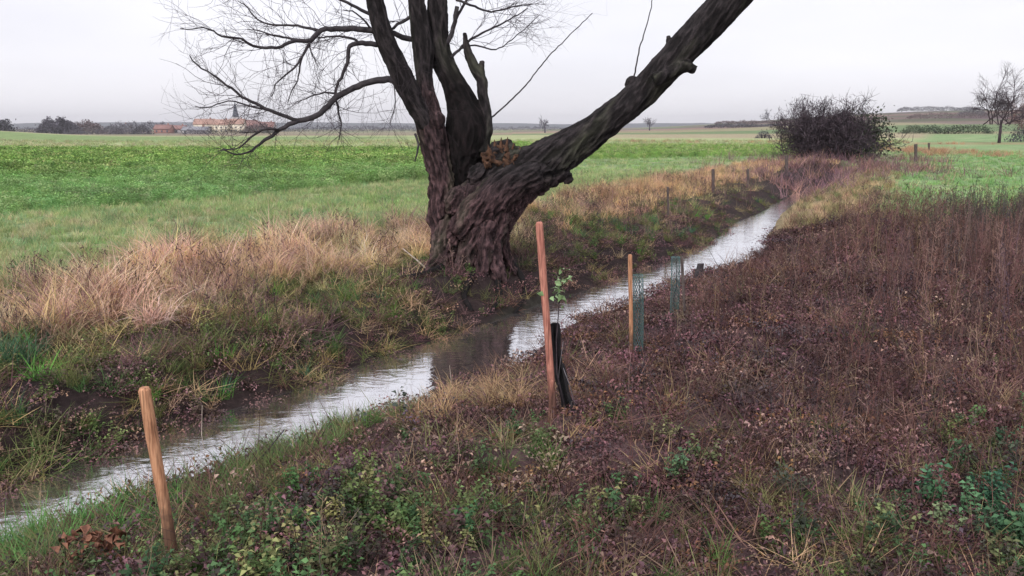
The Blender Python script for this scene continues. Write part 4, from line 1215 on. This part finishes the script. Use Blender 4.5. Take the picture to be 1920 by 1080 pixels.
for i in range(34):
    px, py = g_.normal(1051, 11), g_.uniform(500, 575)
    v, f, a = leaves(np.array([at(px, py, sb.y + g_.normal(0, .05))]), g_.normal(0, 1, (1, 3)), .05, .028, i)
    o = mesh_np('leaf', v, [f], M_pale_leaf); put(o, sap)

# dark green tussock cut by the left edge
M_tuss = surf('tussock_blade', (.03, .085, .04), (.08, .17, .09), 30, .8, 0)
q = G(18, 695); v, f, a = blades(260, .17, (.22, .42), (.05, .8), (.2, .9), .007, 4, 91)
o = mesh_np('grass_tussock', v, [f], M_tuss); o.location = q
setp(o, 'dark green grass tussock on the left bank, cut by the left edge', 'tussock')
q = G(700, 590)
# little dark leafy shoots standing against the water
def shoot(px0, py0, pts, nleaf, label, lf=.05, mat=M_dark_leaf):
    q = G(px0, py0); th = empty('leafy_shoot', q); setp(th, label, 'shoot', 'young shoots at the water edge')
    mb = MB(); P = [np.array(q)] + [np.array(at(a, b_, q.y)) for a, b_ in pts]
    mb.tube(P, np.linspace(.003, .0012, len(P)), 4); mb.build('stem', M_twig, th)
    P = np.array(P); g_ = np.random.default_rng(px0)
    for i in range(nleaf):
        t = g_.uniform(.35, 1) * (len(P) - 1); k = min(int(t), len(P) - 2); p = P[k] + (P[k + 1] - P[k]) * (t - k)
        d = np.array([g_.choice([-1, 1]) * g_.uniform(.5, 1), g_.normal(0, .5), g_.uniform(-.3, .6)])
        v, f, a = leaves(p[None, :] + d * .02, d[None, :], lf, lf * .6, i)
        o = mesh_np('leaf', v, [f], mat); put(o, th)
shoot(752, 792, [(750, 760), (746, 730)], 18, 'taller dark leafy shoot against the bright water', .042)
shoot(676, 812, [(676, 790), (680, 768)], 9, 'shorter dark leafy shoot left of the taller one', .036)
shoot(345, 930, [(343, 905), (346, 892)], 6, 'small dark shoot at the water edge right of the foreground stake', .03)
shoot(147, 985, [(146, 960), (143, 938)], 6, 'dark withered shoot over the water near the left edge', .03)

# dark stump at the water edge
q = G(1312, 528)
bm = bmesh.new(); bmesh.ops.create_cone(bm, cap_ends=True, segments=14, radius1=.085, radius2=.035, depth=.24, matrix=Matrix.Translation((0, 0, .1)))
bmesh.ops.subdivide_edges(bm, edges=bm.edges[:], cuts=3, use_grid_fill=True)
for v in bm.verts: v.co += v.normal * mnoise.noise(v.co * 22) * .03
me_ = bpy.data.meshes.new('stump'); bm.to_mesh(me_); bm.free(); me_.materials.append(M_branch)
o = bpy.data.objects.new('stump', me_); COL.objects.link(o); o.location = q
setp(o, 'small dark stump at the water edge beyond the tree guards', 'stump')

# sticks
def stick(name, pts, r0, mat, label, cat='stick'):
    """pts: (px, py, height above the ground or None)"""
    P = []; q = None
    for px, py, d in pts:
        if q is None: q = G(px, py); P.append(np.array(q))
        else: P.append(np.array(at(px, py, q.y + d)))
    mb = MB(); mb.tube(P, np.linspace(r0, r0 * .5, len(P)), 7, True, jit=.1); o = mb.build(name, mat, smooth=True)
    for v in o.data.vertices: v.co -= q
    o.location = q
    setp(o, label, cat)
stick('stick', [(470, 886, 0), (505, 840, .02), (533, 806, .05)], .006, M_branch, 'dark stick leaning over the water left of the leafy shoots')
stick('stick', [(806, 512, 0), (782, 488, .05), (755, 466, .1)], .012, M_palewood, 'pale fallen stick on the bank left of the willow foot')
stick('stick', [(1500, 845, 0), (1525, 830, .03), (1552, 822, .06)], .005, M_palewood, 'pale curved twig lying on the dead leaves of the right bank')
stick('reed_stalk', [(372, 870, 0), (378, 820, .0), (379, 760, .0)], .003, M_palewood, 'single thin pale stalk standing before the dark bank near the foreground stake', 'stalk')
stick('reed_stalk', [(843, 745, 0), (846, 715, .0), (843, 685, .0)], .003, M_palewood, 'short pale stalk at the water edge above the tan straw', 'stalk')

# clump of reddish dead leaves in the near left corner
q = G(185, 1074); cl = empty('dead_leaf_clump', q); setp(cl, 'clump of reddish brown curled dead leaves in the near left corner', 'leaf clump')
M_red_leaf = surf('reddish_dead_leaf', (.10, .04, .028), (.27, .125, .075), 30, .7, .2)
g_ = np.random.default_rng(77)
for i in range(90):
    p = np.array(q) + np.array([g_.normal(0, .05), g_.normal(0, .045), g_.uniform(.04, .16)]); d = g_.normal(0, 1, 3)
    v, f, a = leaves(p[None, :], d[None, :], .045, .036, i, .6); o = mesh_np('leaf', v, [f], M_red_leaf); put(o, cl)

# fence posts
FPG = 'old posts along the far stream bank'
def post(px, base, top, w_, label, group=FPG):
    q = G(px, base); t_ = at(px + random.uniform(-1, 1), top, q.y); r_ = w_ / 2 * q.y / FPX
    o = stake_mb(Vector(q) - Vector((0, 0, .1)), t_, r_, 8).build('fence_post', M_oldwood)
    for v in o.data.vertices: v.co -= q
    o.location = q
    setp(o, label, 'post', group)
post(1475, 332, 291, 6, 'dark post just left of the dark bush, farthest of the bank posts')
post(1403, 352, 317, 5, 'dark post in the dry grass, second from the dark bush')
post(1337, 364, 317, 6, 'dark post in the dry grass, third from the dark bush')
post(1253, 412, 350, 4, 'thin dark post in the dry grass above the farther green mesh guard')
post(1717, 305, 270, 6, 'grey post right of the dark bush before the rusty grass', 'posts beyond the dark bush')
post(1742, 286, 268, 4, 'small dark post at the corner of the right meadow', 'posts beyond the dark bush')

# ------------------------------------------------------------------ the dark bush and bare trees
def bare_crown(mb, base, h, w, n_main, depth, r0, seed, up=1.0, kids=4, spread=.8):
    g_ = np.random.default_rng(seed)
    def grow(p, d, L_, r_, dep):
        pts = [p]; q_ = p.copy(); dd = d / np.linalg.norm(d); k = 4
        for i in range(k):
            dd = dd + g_.normal(0, .16, 3) + np.array([0, 0, .05 * up]); dd /= np.linalg.norm(dd); q_ = q_ + dd * L_ / k; pts.append(q_.copy())
        mb.tube(pts, np.linspace(r_, r_ * .5, k + 1), 3 if dep < 2 else 5, False, a=g_.random())
        if dep > 0:
            for _ in range(kids):
                j = g_.integers(1, k + 1); nd = dd + g_.normal(0, spread, 3) * .8
                grow(pts[j], nd, L_ * g_.uniform(.5, .8), r_ * .6, dep - 1)
    for _ in range(n_main):
        a = g_.random() * 6.28; ln = abs(g_.normal(0, .55))
        d = np.array([math.cos(a) * math.sin(ln) * w / h * 1.3, math.sin(a) * math.sin(ln) * w / h * 1.3, math.cos(ln)])
        st = base + np.array([g_.normal(0, w * .12), g_.normal(0, w * .12), 0])
        grow(st, d, h * g_.uniform(.4, .6), r0, depth)

M_bush = surf('dark_bush_twig', (.04, .03, .04), (.085, .062, .075), 3, .95, 0)
qb = G(1588, 312); qb = Vector((qb.x, 41.0, H(qb.x, 41.0)))
bush = empty('thorn_bush', qb); setp(bush, 'large dark leafless thorn bush standing alone by the stream', 'bush')
mb = MB(); bare_crown(mb, np.zeros(3), 2.9, 4.6, 44, 3, .035, 9, .6, 5, .95)
g_ = np.random.default_rng(12)
V = np.concatenate(mb.v); print('bush verts', len(V), V.min(0), V.max(0))
o = mb.build('branches', M_bush); o.parent = bush; o['kind'] = 'stuff'
mb = MB()
# short dense spurs filling the body of the bush
idx = g_.choice(len(V), 16000); P = V[idx] + g_.normal(0, .1, (16000, 3)); P = P[(P[:, 2] > .15) & (P[:, 2] < 2.9) & (abs(P[:, 0]) < 2.6)]
D = g_.normal(0, 1, (len(P), 3)); D /= np.linalg.norm(D, axis=1)[:, None]
v, f, a = leaves(P, D, .26, .03, 4, .1)
mb.add(v, [f], a); o = mb.build('thorn_spurs', M_bush); o.parent = bush; o['kind'] = 'stuff'
M_ivy = surf('ivy', (.025, .035, .022), (.05, .065, .035), 3, .8, 0)
P = g_.normal(0, 1, (1500, 3)) * np.array([.55, .6, .5]) + np.array([1.75, 0, 1.15]); P = P[P[:, 2] > .1]
v, f, a = leaves(P, g_.normal(0, 1, (len(P), 3)), .16, .12, 5); mb = MB(); mb.add(v, [f], a); o = mb.build('ivy_leaves', M_ivy); o.parent = bush; o['kind'] = 'stuff'

def bare_tree(px, Y, h, w, label, seed, group=None, mat=None, main=7, name='bare_tree', r0=None, depth=4, lean=0, cat='tree'):
    x_ = (px - CX) / FPX * Y * 1.0 / math.cos(PITCH) * 1.0
    x_ = at(px, 240, Y).x; q = Vector((x_, Y, H(x_, Y)))
    th = empty(name, q); setp(th, label, cat, group)
    r0 = r0 or h * .018
    tb = MB(); tb.tube([(0, 0, -.1), (.02 * h * lean, 0, h * .16), (.05 * h * lean, 0, h * .32)], [r0 * 1.3, r0, r0 * .8], 9); o = tb.build('trunk', mat or M_branch, smooth=True); o.parent = th
    mb = MB(); bare_crown(mb, np.array([.05 * h * lean, 0, h * .26]), h * .66, w, main, depth, max(r0 * .5, .02 * Y / 96), seed, .5, 4, .6)
    o = mb.build('crown', mat or M_bush); o.parent = th
    return th
M_blue = surf('far_bare_wood', (.07, .065, .085), (.11, .10, .125), 1, 1, 0)
M_red = surf('reddish_far_wood', (.14, .08, .08), (.2, .12, .11), 1, 1, 0)
bare_tree(1876, 96, 7.8, 6.0, 'tall bare tree with a forked trunk at the right edge of the meadow', 21, None, M_bush, 9)
bare_tree(1935, 104, 6.2, 6.0, 'reddish bare tree cut by the right edge of the picture', 22, None, M_red, 8)
bare_tree(1022, 420, 8, 9, 'faint bare tree on the plain between willow stem and leaning limb', 23, 'lone trees on the plain', M_blue, 6, depth=3, r0=.3)
bare_tree(1218, 520, 9, 8, 'small dark tree on the plain right under the leaning limb', 24, 'lone trees on the plain', M_blue, 6, depth=3, r0=.35)
bare_tree(1437, 900, 14, 9, 'tiny tree on the skyline left of the dark bush', 25, 'lone trees on the plain', M_blue, 6, depth=3, r0=.5)

# hedges, copses and bushes of the far plain: ragged crowns of many small clumps
def clump(name, label, cat, px0, px1, Y, h, mat, seed, group=None, depth=10, kind=None, base=0.0, n_=500, lf=None, zoff=0):
    x0, x1 = at(px0, 240, Y).x, at(px1, 240, Y).x; g_ = np.random.default_rng(seed)
    xm = (x0 + x1) / 2; q = Vector((xm, Y, H(xm, Y) + zoff)); hw = (x1 - x0) / 2
    th = empty(name, q); setp(th, label, cat, group, kind)
    n_ = int(n_ * 4); t = g_.uniform(-1, 1, n_)
    prof = (1 - np.abs(t) ** (3 if name != 'hedgerow' else 14)) * (.35 + .95 * fnoise(t * (px1 - px0) / 18 + seed, t * 0, 1.2, seed, 4))
    zz = g_.random(n_) ** .8 * prof * h + base
    P = np.stack([t * hw, g_.normal(0, depth / 4, n_), zz], 1)
    lf = (lf or h * .35) * .42; n_ = n_
    v, f, a = leaves(P, g_.normal(0, 1, (n_, 3)), lf, lf * .55, seed, .2)
    mb = MB(); mb.add(v, [f], a); o = mb.build('crown', mat); o.parent = th
    if hw < 14:
        tb = MB()
        for k in range(4): a_ = k * 1.6; tb.tube([(hw * .12 * math.cos(a_), .4 * math.sin(a_), -.3), (hw * .35 * math.cos(a_), .8 * math.sin(a_), h * .55)], [.16, .08], 5)
        o = tb.build('trunk', M_branch); o.parent = th
    return th
M_hedge = surf('far_hedge', (.08, .08, .095), (.13, .12, .14), .3, 1, 0)  # far hedge colours lightened and greyed to paint in distance haze
M_hedge_br = surf('far_brown_hedge', (.11, .075, .08), (.17, .12, .12), .3, 1, 0)
M_hedge_gr = surf('far_green_hedge', (.05, .075, .05), (.09, .11, .07), .3, 1, 0)
clump('dark_tree', 'dark rounded tree at the left edge of the picture', 'tree', -22, 19, 330, 6.5, M_hedge, 31, n_=500)
clump('bare_copse', 'broad grey bare copse left of the village', 'copse', 68, 150, 520, 9.5, M_blue, 32, n_=900)
clump('bare_copse', 'reddish grey copse between the broad grey copse and the first houses', 'copse', 110, 195, 560, 8.5, M_hedge_br, 33, n_=700)
clump('poplar', 'pale taller tree rising out of the broad grey copse', 'tree', 104, 128, 500, 12, M_blue, 34, n_=260)
clump('hedgerow', 'grey hedgerow between the dark rounded tree and the copse', 'hedge', 18, 75, 560, 4.5, M_blue, 35, n_=400)
clump('hedgerow', 'low dark hedgerow in front of the grey copse', 'hedge', 120, 262, 420, 2.6, M_hedge, 36, n_=700, lf=1.2)
clump('round_bush', 'dark round bush before the first houses', 'bush', 206, 232, 460, 5.2, M_hedge, 37, n_=260)
clump('round_bush', 'dark bush with a pointed top beside the first red roof', 'bush', 246, 282, 470, 6.2, M_hedge, 38, n_=300)
clump('low_bush', 'dark flat bush below the grey roof of the village', 'bush', 342, 388, 430, 3.0, M_hedge, 39, n_=300)
clump('hedgerow', 'green hedgerow below the orange roofed houses', 'hedge', 385, 520, 560, 3.0, M_hedge_gr, 40, n_=500, lf=1.2)
clump('garden_trees', 'reddish garden trees at the right end of the village', 'trees', 452, 520, 640, 8, M_hedge_br, 41, n_=500)
clump('garden_trees', 'grey trees behind the first houses of the village', 'trees', 180, 345, 760, 9, M_blue, 42, n_=900)
clump('hedgerow', 'long blue grey tree line between village and willow', 'hedge', 520, 800, 900, 6.5, M_blue, 43, n_=1400, lf=2.5)
clump('hedgerow', 'thin dark tree line right of the willow stem', 'hedge', 900, 1120, 1000, 4.5, M_blue, 44, n_=900, lf=2.2)
clump('hedgerow', 'long dark hedgerow on the rise left of the dark bush', 'hedge', 1322, 1490, 420, 1.7, M_hedge, 45, n_=1000, lf=1.4)
clump('hedgerow', 'upper brown hedgerow on the rise left of the dark bush', 'hedge', 1340, 1500, 760, 2.6, M_hedge_br, 46, n_=900, lf=2.2)
clump('low_bush', 'little dark bush in the green field left of the dark thorn bush', 'bush', 1418, 1446, 130, 1.1, M_hedge, 47, n_=200, depth=2)
clump('round_bush', 'purple bush tucked behind the left flank of the dark thorn bush', 'bush', 1494, 1526, 60, 2.6, M_hedge_br, 48, n_=600, depth=2, lf=.35)
clump('hedgerow', 'dark wooded line on the ridge right of the dark thorn bush', 'hedge', 1680, 1850, 1100, 6, M_hedge, 49, n_=1000, lf=3)
clump('hedgerow', 'brown hedgerow half way up the ridge on the right', 'hedge', 1700, 1900, 620, 4.2, M_hedge_br, 50, n_=900, lf=1.8)
clump('hedgerow', 'green hedge along the back of the right meadow', 'hedge', 1690, 1860, 190, 1.9, M_hedge_gr, 51, n_=900, lf=.8, depth=4)
clump('round_bush', 'dark bush at the far right beneath the reddish bare tree', 'bush', 1900, 1960, 105, 2.6, M_hedge, 52, n_=500, depth=4, lf=.5)
clump('ridge_trees', 'dark trees on the ridge left of the tall bare tree', 'trees', 1795, 1850, 700, 7, M_hedge, 53, n_=400)

# ------------------------------------------------------------------ the village
M_wall = surf('cream_render', (.62, .55, .44), (.72, .66, .54), .3, .9, 0)
M_wall2 = surf('grey_render', (.34, .32, .33), (.42, .40, .40), .3, .9, 0)
M_wallr = surf('brick_wall', (.25, .12, .10), (.33, .17, .14), .3, .9, 0)
M_roof = surf('orange_roof', (.34, .20, .16), (.42, .26, .21), .4, .9, 0)
M_roofr = surf('dark_red_roof', (.22, .12, .11), (.29, .16, .145), .4, .9, 0)
M_roofg = surf('grey_roof', (.20, .20, .23), (.28, .28, .31), .4, .9, 0)
M_glass, _, _, b_g = newmat('window_glass'); b_g.inputs['Base Color'].default_value = (.05, .06, .08, 1); b_g.inputs['Roughness'].default_value = .2
M_slate = surf('slate', (.05, .06, .085), (.08, .09, .115), .5, .7, 0)
def house(px0, px1, Y, eave, ridge, wall, roof, label, floors=2, dep=9, zo=None):
    x0, x1 = at(px0, 240, Y).x, at(px1, 240, Y).x; w = x1 - x0; xm = (x0 + x1) / 2
    q = Vector((xm, Y, H(xm, Y))); th = empty('house', q); setp(th, label, 'house', 'houses of the village')
    mb = MB(); mb.box((0, dep / 2, eave / 2 - .5), (w, dep, eave + 1)); o = mb.build('wall', wall); o.parent = th
    # gables
    v = np.array([(-w / 2, 0, eave), (w / 2, 0, eave), (-w / 2, dep, eave), (w / 2, dep, eave), (-w / 2 + .01, dep / 2, ridge), (w / 2 - .01, dep / 2, ridge)], float)
    e = .5; rv = np.array([(-w / 2 - e, -e, eave - .25), (w / 2 + e, -e, eave - .25), (w / 2 + e, dep / 2, ridge + .1), (-w / 2 - e, dep / 2, ridge + .1), (w / 2 + e, dep + e, eave - .25), (-w / 2 - e, dep + e, eave - .25)])
    rv = np.concatenate([rv, rv + np.array([0, 0, .3])])
    mb = MB(); mb.add(v, [np.array([[0, 2, 4], [1, 5, 3]])]); o = mb.build('gable', wall); o.parent = th
    mb = MB(); mb.add(rv, [np.array([[0, 1, 2, 3], [3, 2, 4, 5], [6, 9, 8, 7], [9, 11, 10, 8], [0, 6, 7, 1], [5, 4, 10, 11], [0, 3, 9, 6], [3, 5, 11, 9], [1, 7, 8, 2], [2, 8, 10, 4]])])
    ro = mb.build('roof', roof); ro.parent = th
    mb = MB(); mb.box((w * .28, dep / 2, ridge + .5), (.9, .9, 1.8)); c = mb.build('chimney', M_wallr); c.parent = ro
    k = max(2, int(w / 3.6))
    wm_ = None
    for fl in range(floors):
        for i in range(k):
            xx = -w / 2 + (i + .5) * w / k; zz = 1.5 + fl * 2.8
            if zz + .8 > eave: continue
            if wm_ is None:
                b1 = MB(); b1.box((0, 0, 0), (1.15, .1, 1.45)); wo_ = b1.build('window', M_glass); wm_ = wo_
            else:
                wo_ = wm_.copy(); COL.objects.link(wo_)
            wo_.parent = th; wo_.location = (xx, -.04, zz)
    return th
house(288, 318, 640, 3.2, 6.0, M_wallr, M_roofr, 'low brick house with a dark red roof, leftmost of the village', 1)
house(316, 345, 650, 3.0, 5.6, M_wall2, M_roofr, 'low grey walled house with a dark red roof, second from the left', 1)
house(340, 388, 600, 2.4, 4.6, M_wall2, M_roofg, 'long low barn with a grey roof before the orange roofs', 1)
house(363, 400, 720, 7.0, 11.2, M_wall, M_roof, 'cream house with an orange roof at the left end of the tall row', 2)
house(401, 428, 715, 6.6, 10.6, M_wall, M_roof, 'cream house with an orange roof in the middle of the tall row', 2)
house(429, 456, 718, 7.0, 11.0, M_wall, M_roof, 'cream house with an orange roof below the spire, right end of the row', 2)
house(458, 486, 730, 4.5, 9.0, M_wallr, M_roofr, 'red roofed house right of the spire', 1)
house(486, 512, 740, 4.2, 8.6, M_wall2, M_roofr, 'red roofed house at the right end of the village', 1)
house(206, 240, 760, 3.6, 7.0, M_wall2, M_roofg, 'pale house with a grey roof half hidden by the dark round bush', 1)
house(-30, 16, 700, 3, 5, M_wall2, M_roofg, 'low pale barn behind the dark rounded tree at the left edge', 1) if False else None
YC = 760; xc = at(443, 240, YC).x; qc = Vector((xc, YC, H(xc, YC)))
ch = empty('church', qc); setp(ch, 'village church with a slender dark slate spire', 'church')
mb = MB(); mb.box((0, 0, 6.5), (4.6, 4.6, 14)); o = mb.build('tower', M_wall2); o.parent = ch
bm = bmesh.new(); bmesh.ops.create_cone(bm, cap_ends=True, segments=8, radius1=3.0, radius2=.08, depth=13.5, matrix=Matrix.Translation((0, 0, 20.25)))
me_ = bpy.data.meshes.new('spire'); bm.to_mesh(me_); bm.free(); me_.materials.append(M_slate); o = bpy.data.objects.new('spire', me_); COL.objects.link(o); o.parent = ch
mb = MB(); mb.box((10, 0, 3.5), (15, 8, 8)); o = mb.build('nave', M_wall2); o.parent = ch
mb = MB(); mb.add([(2.4, -4.4, 7.4), (17.8, -4.4, 7.4), (17.8, 0, 11), (2.4, 0, 11), (17.8, 4.4, 7.4), (2.4, 4.4, 7.4)], [np.array([[0, 1, 2, 3], [3, 2, 4, 5]]), np.array([[1, 4, 2]]), np.array([[0, 3, 5]])]); o = mb.build('roof', M_roofr); o.parent = ch

# ------------------------------------------------------------------ air
HAZE = 0.0002
mz = bpy.data.materials.new('haze'); mz.use_nodes = True; n = mz.node_tree.nodes; n.clear()
ho = n.new('ShaderNodeOutputMaterial'); pv = n.new('ShaderNodeVolumePrincipled')
pv.inputs['Color'].default_value = (.94, .94, .98, 1); pv.inputs['Density'].default_value = HAZE; pv.inputs['Anisotropy'].default_value = .2
mz.node_tree.links.new(pv.outputs[0], ho.inputs['Volume'])
mb = MB(); mb.box((0, 0, 28), (11200, 11200, 90)); o = mb.build('haze', mz); setp(o, kind='stuff')
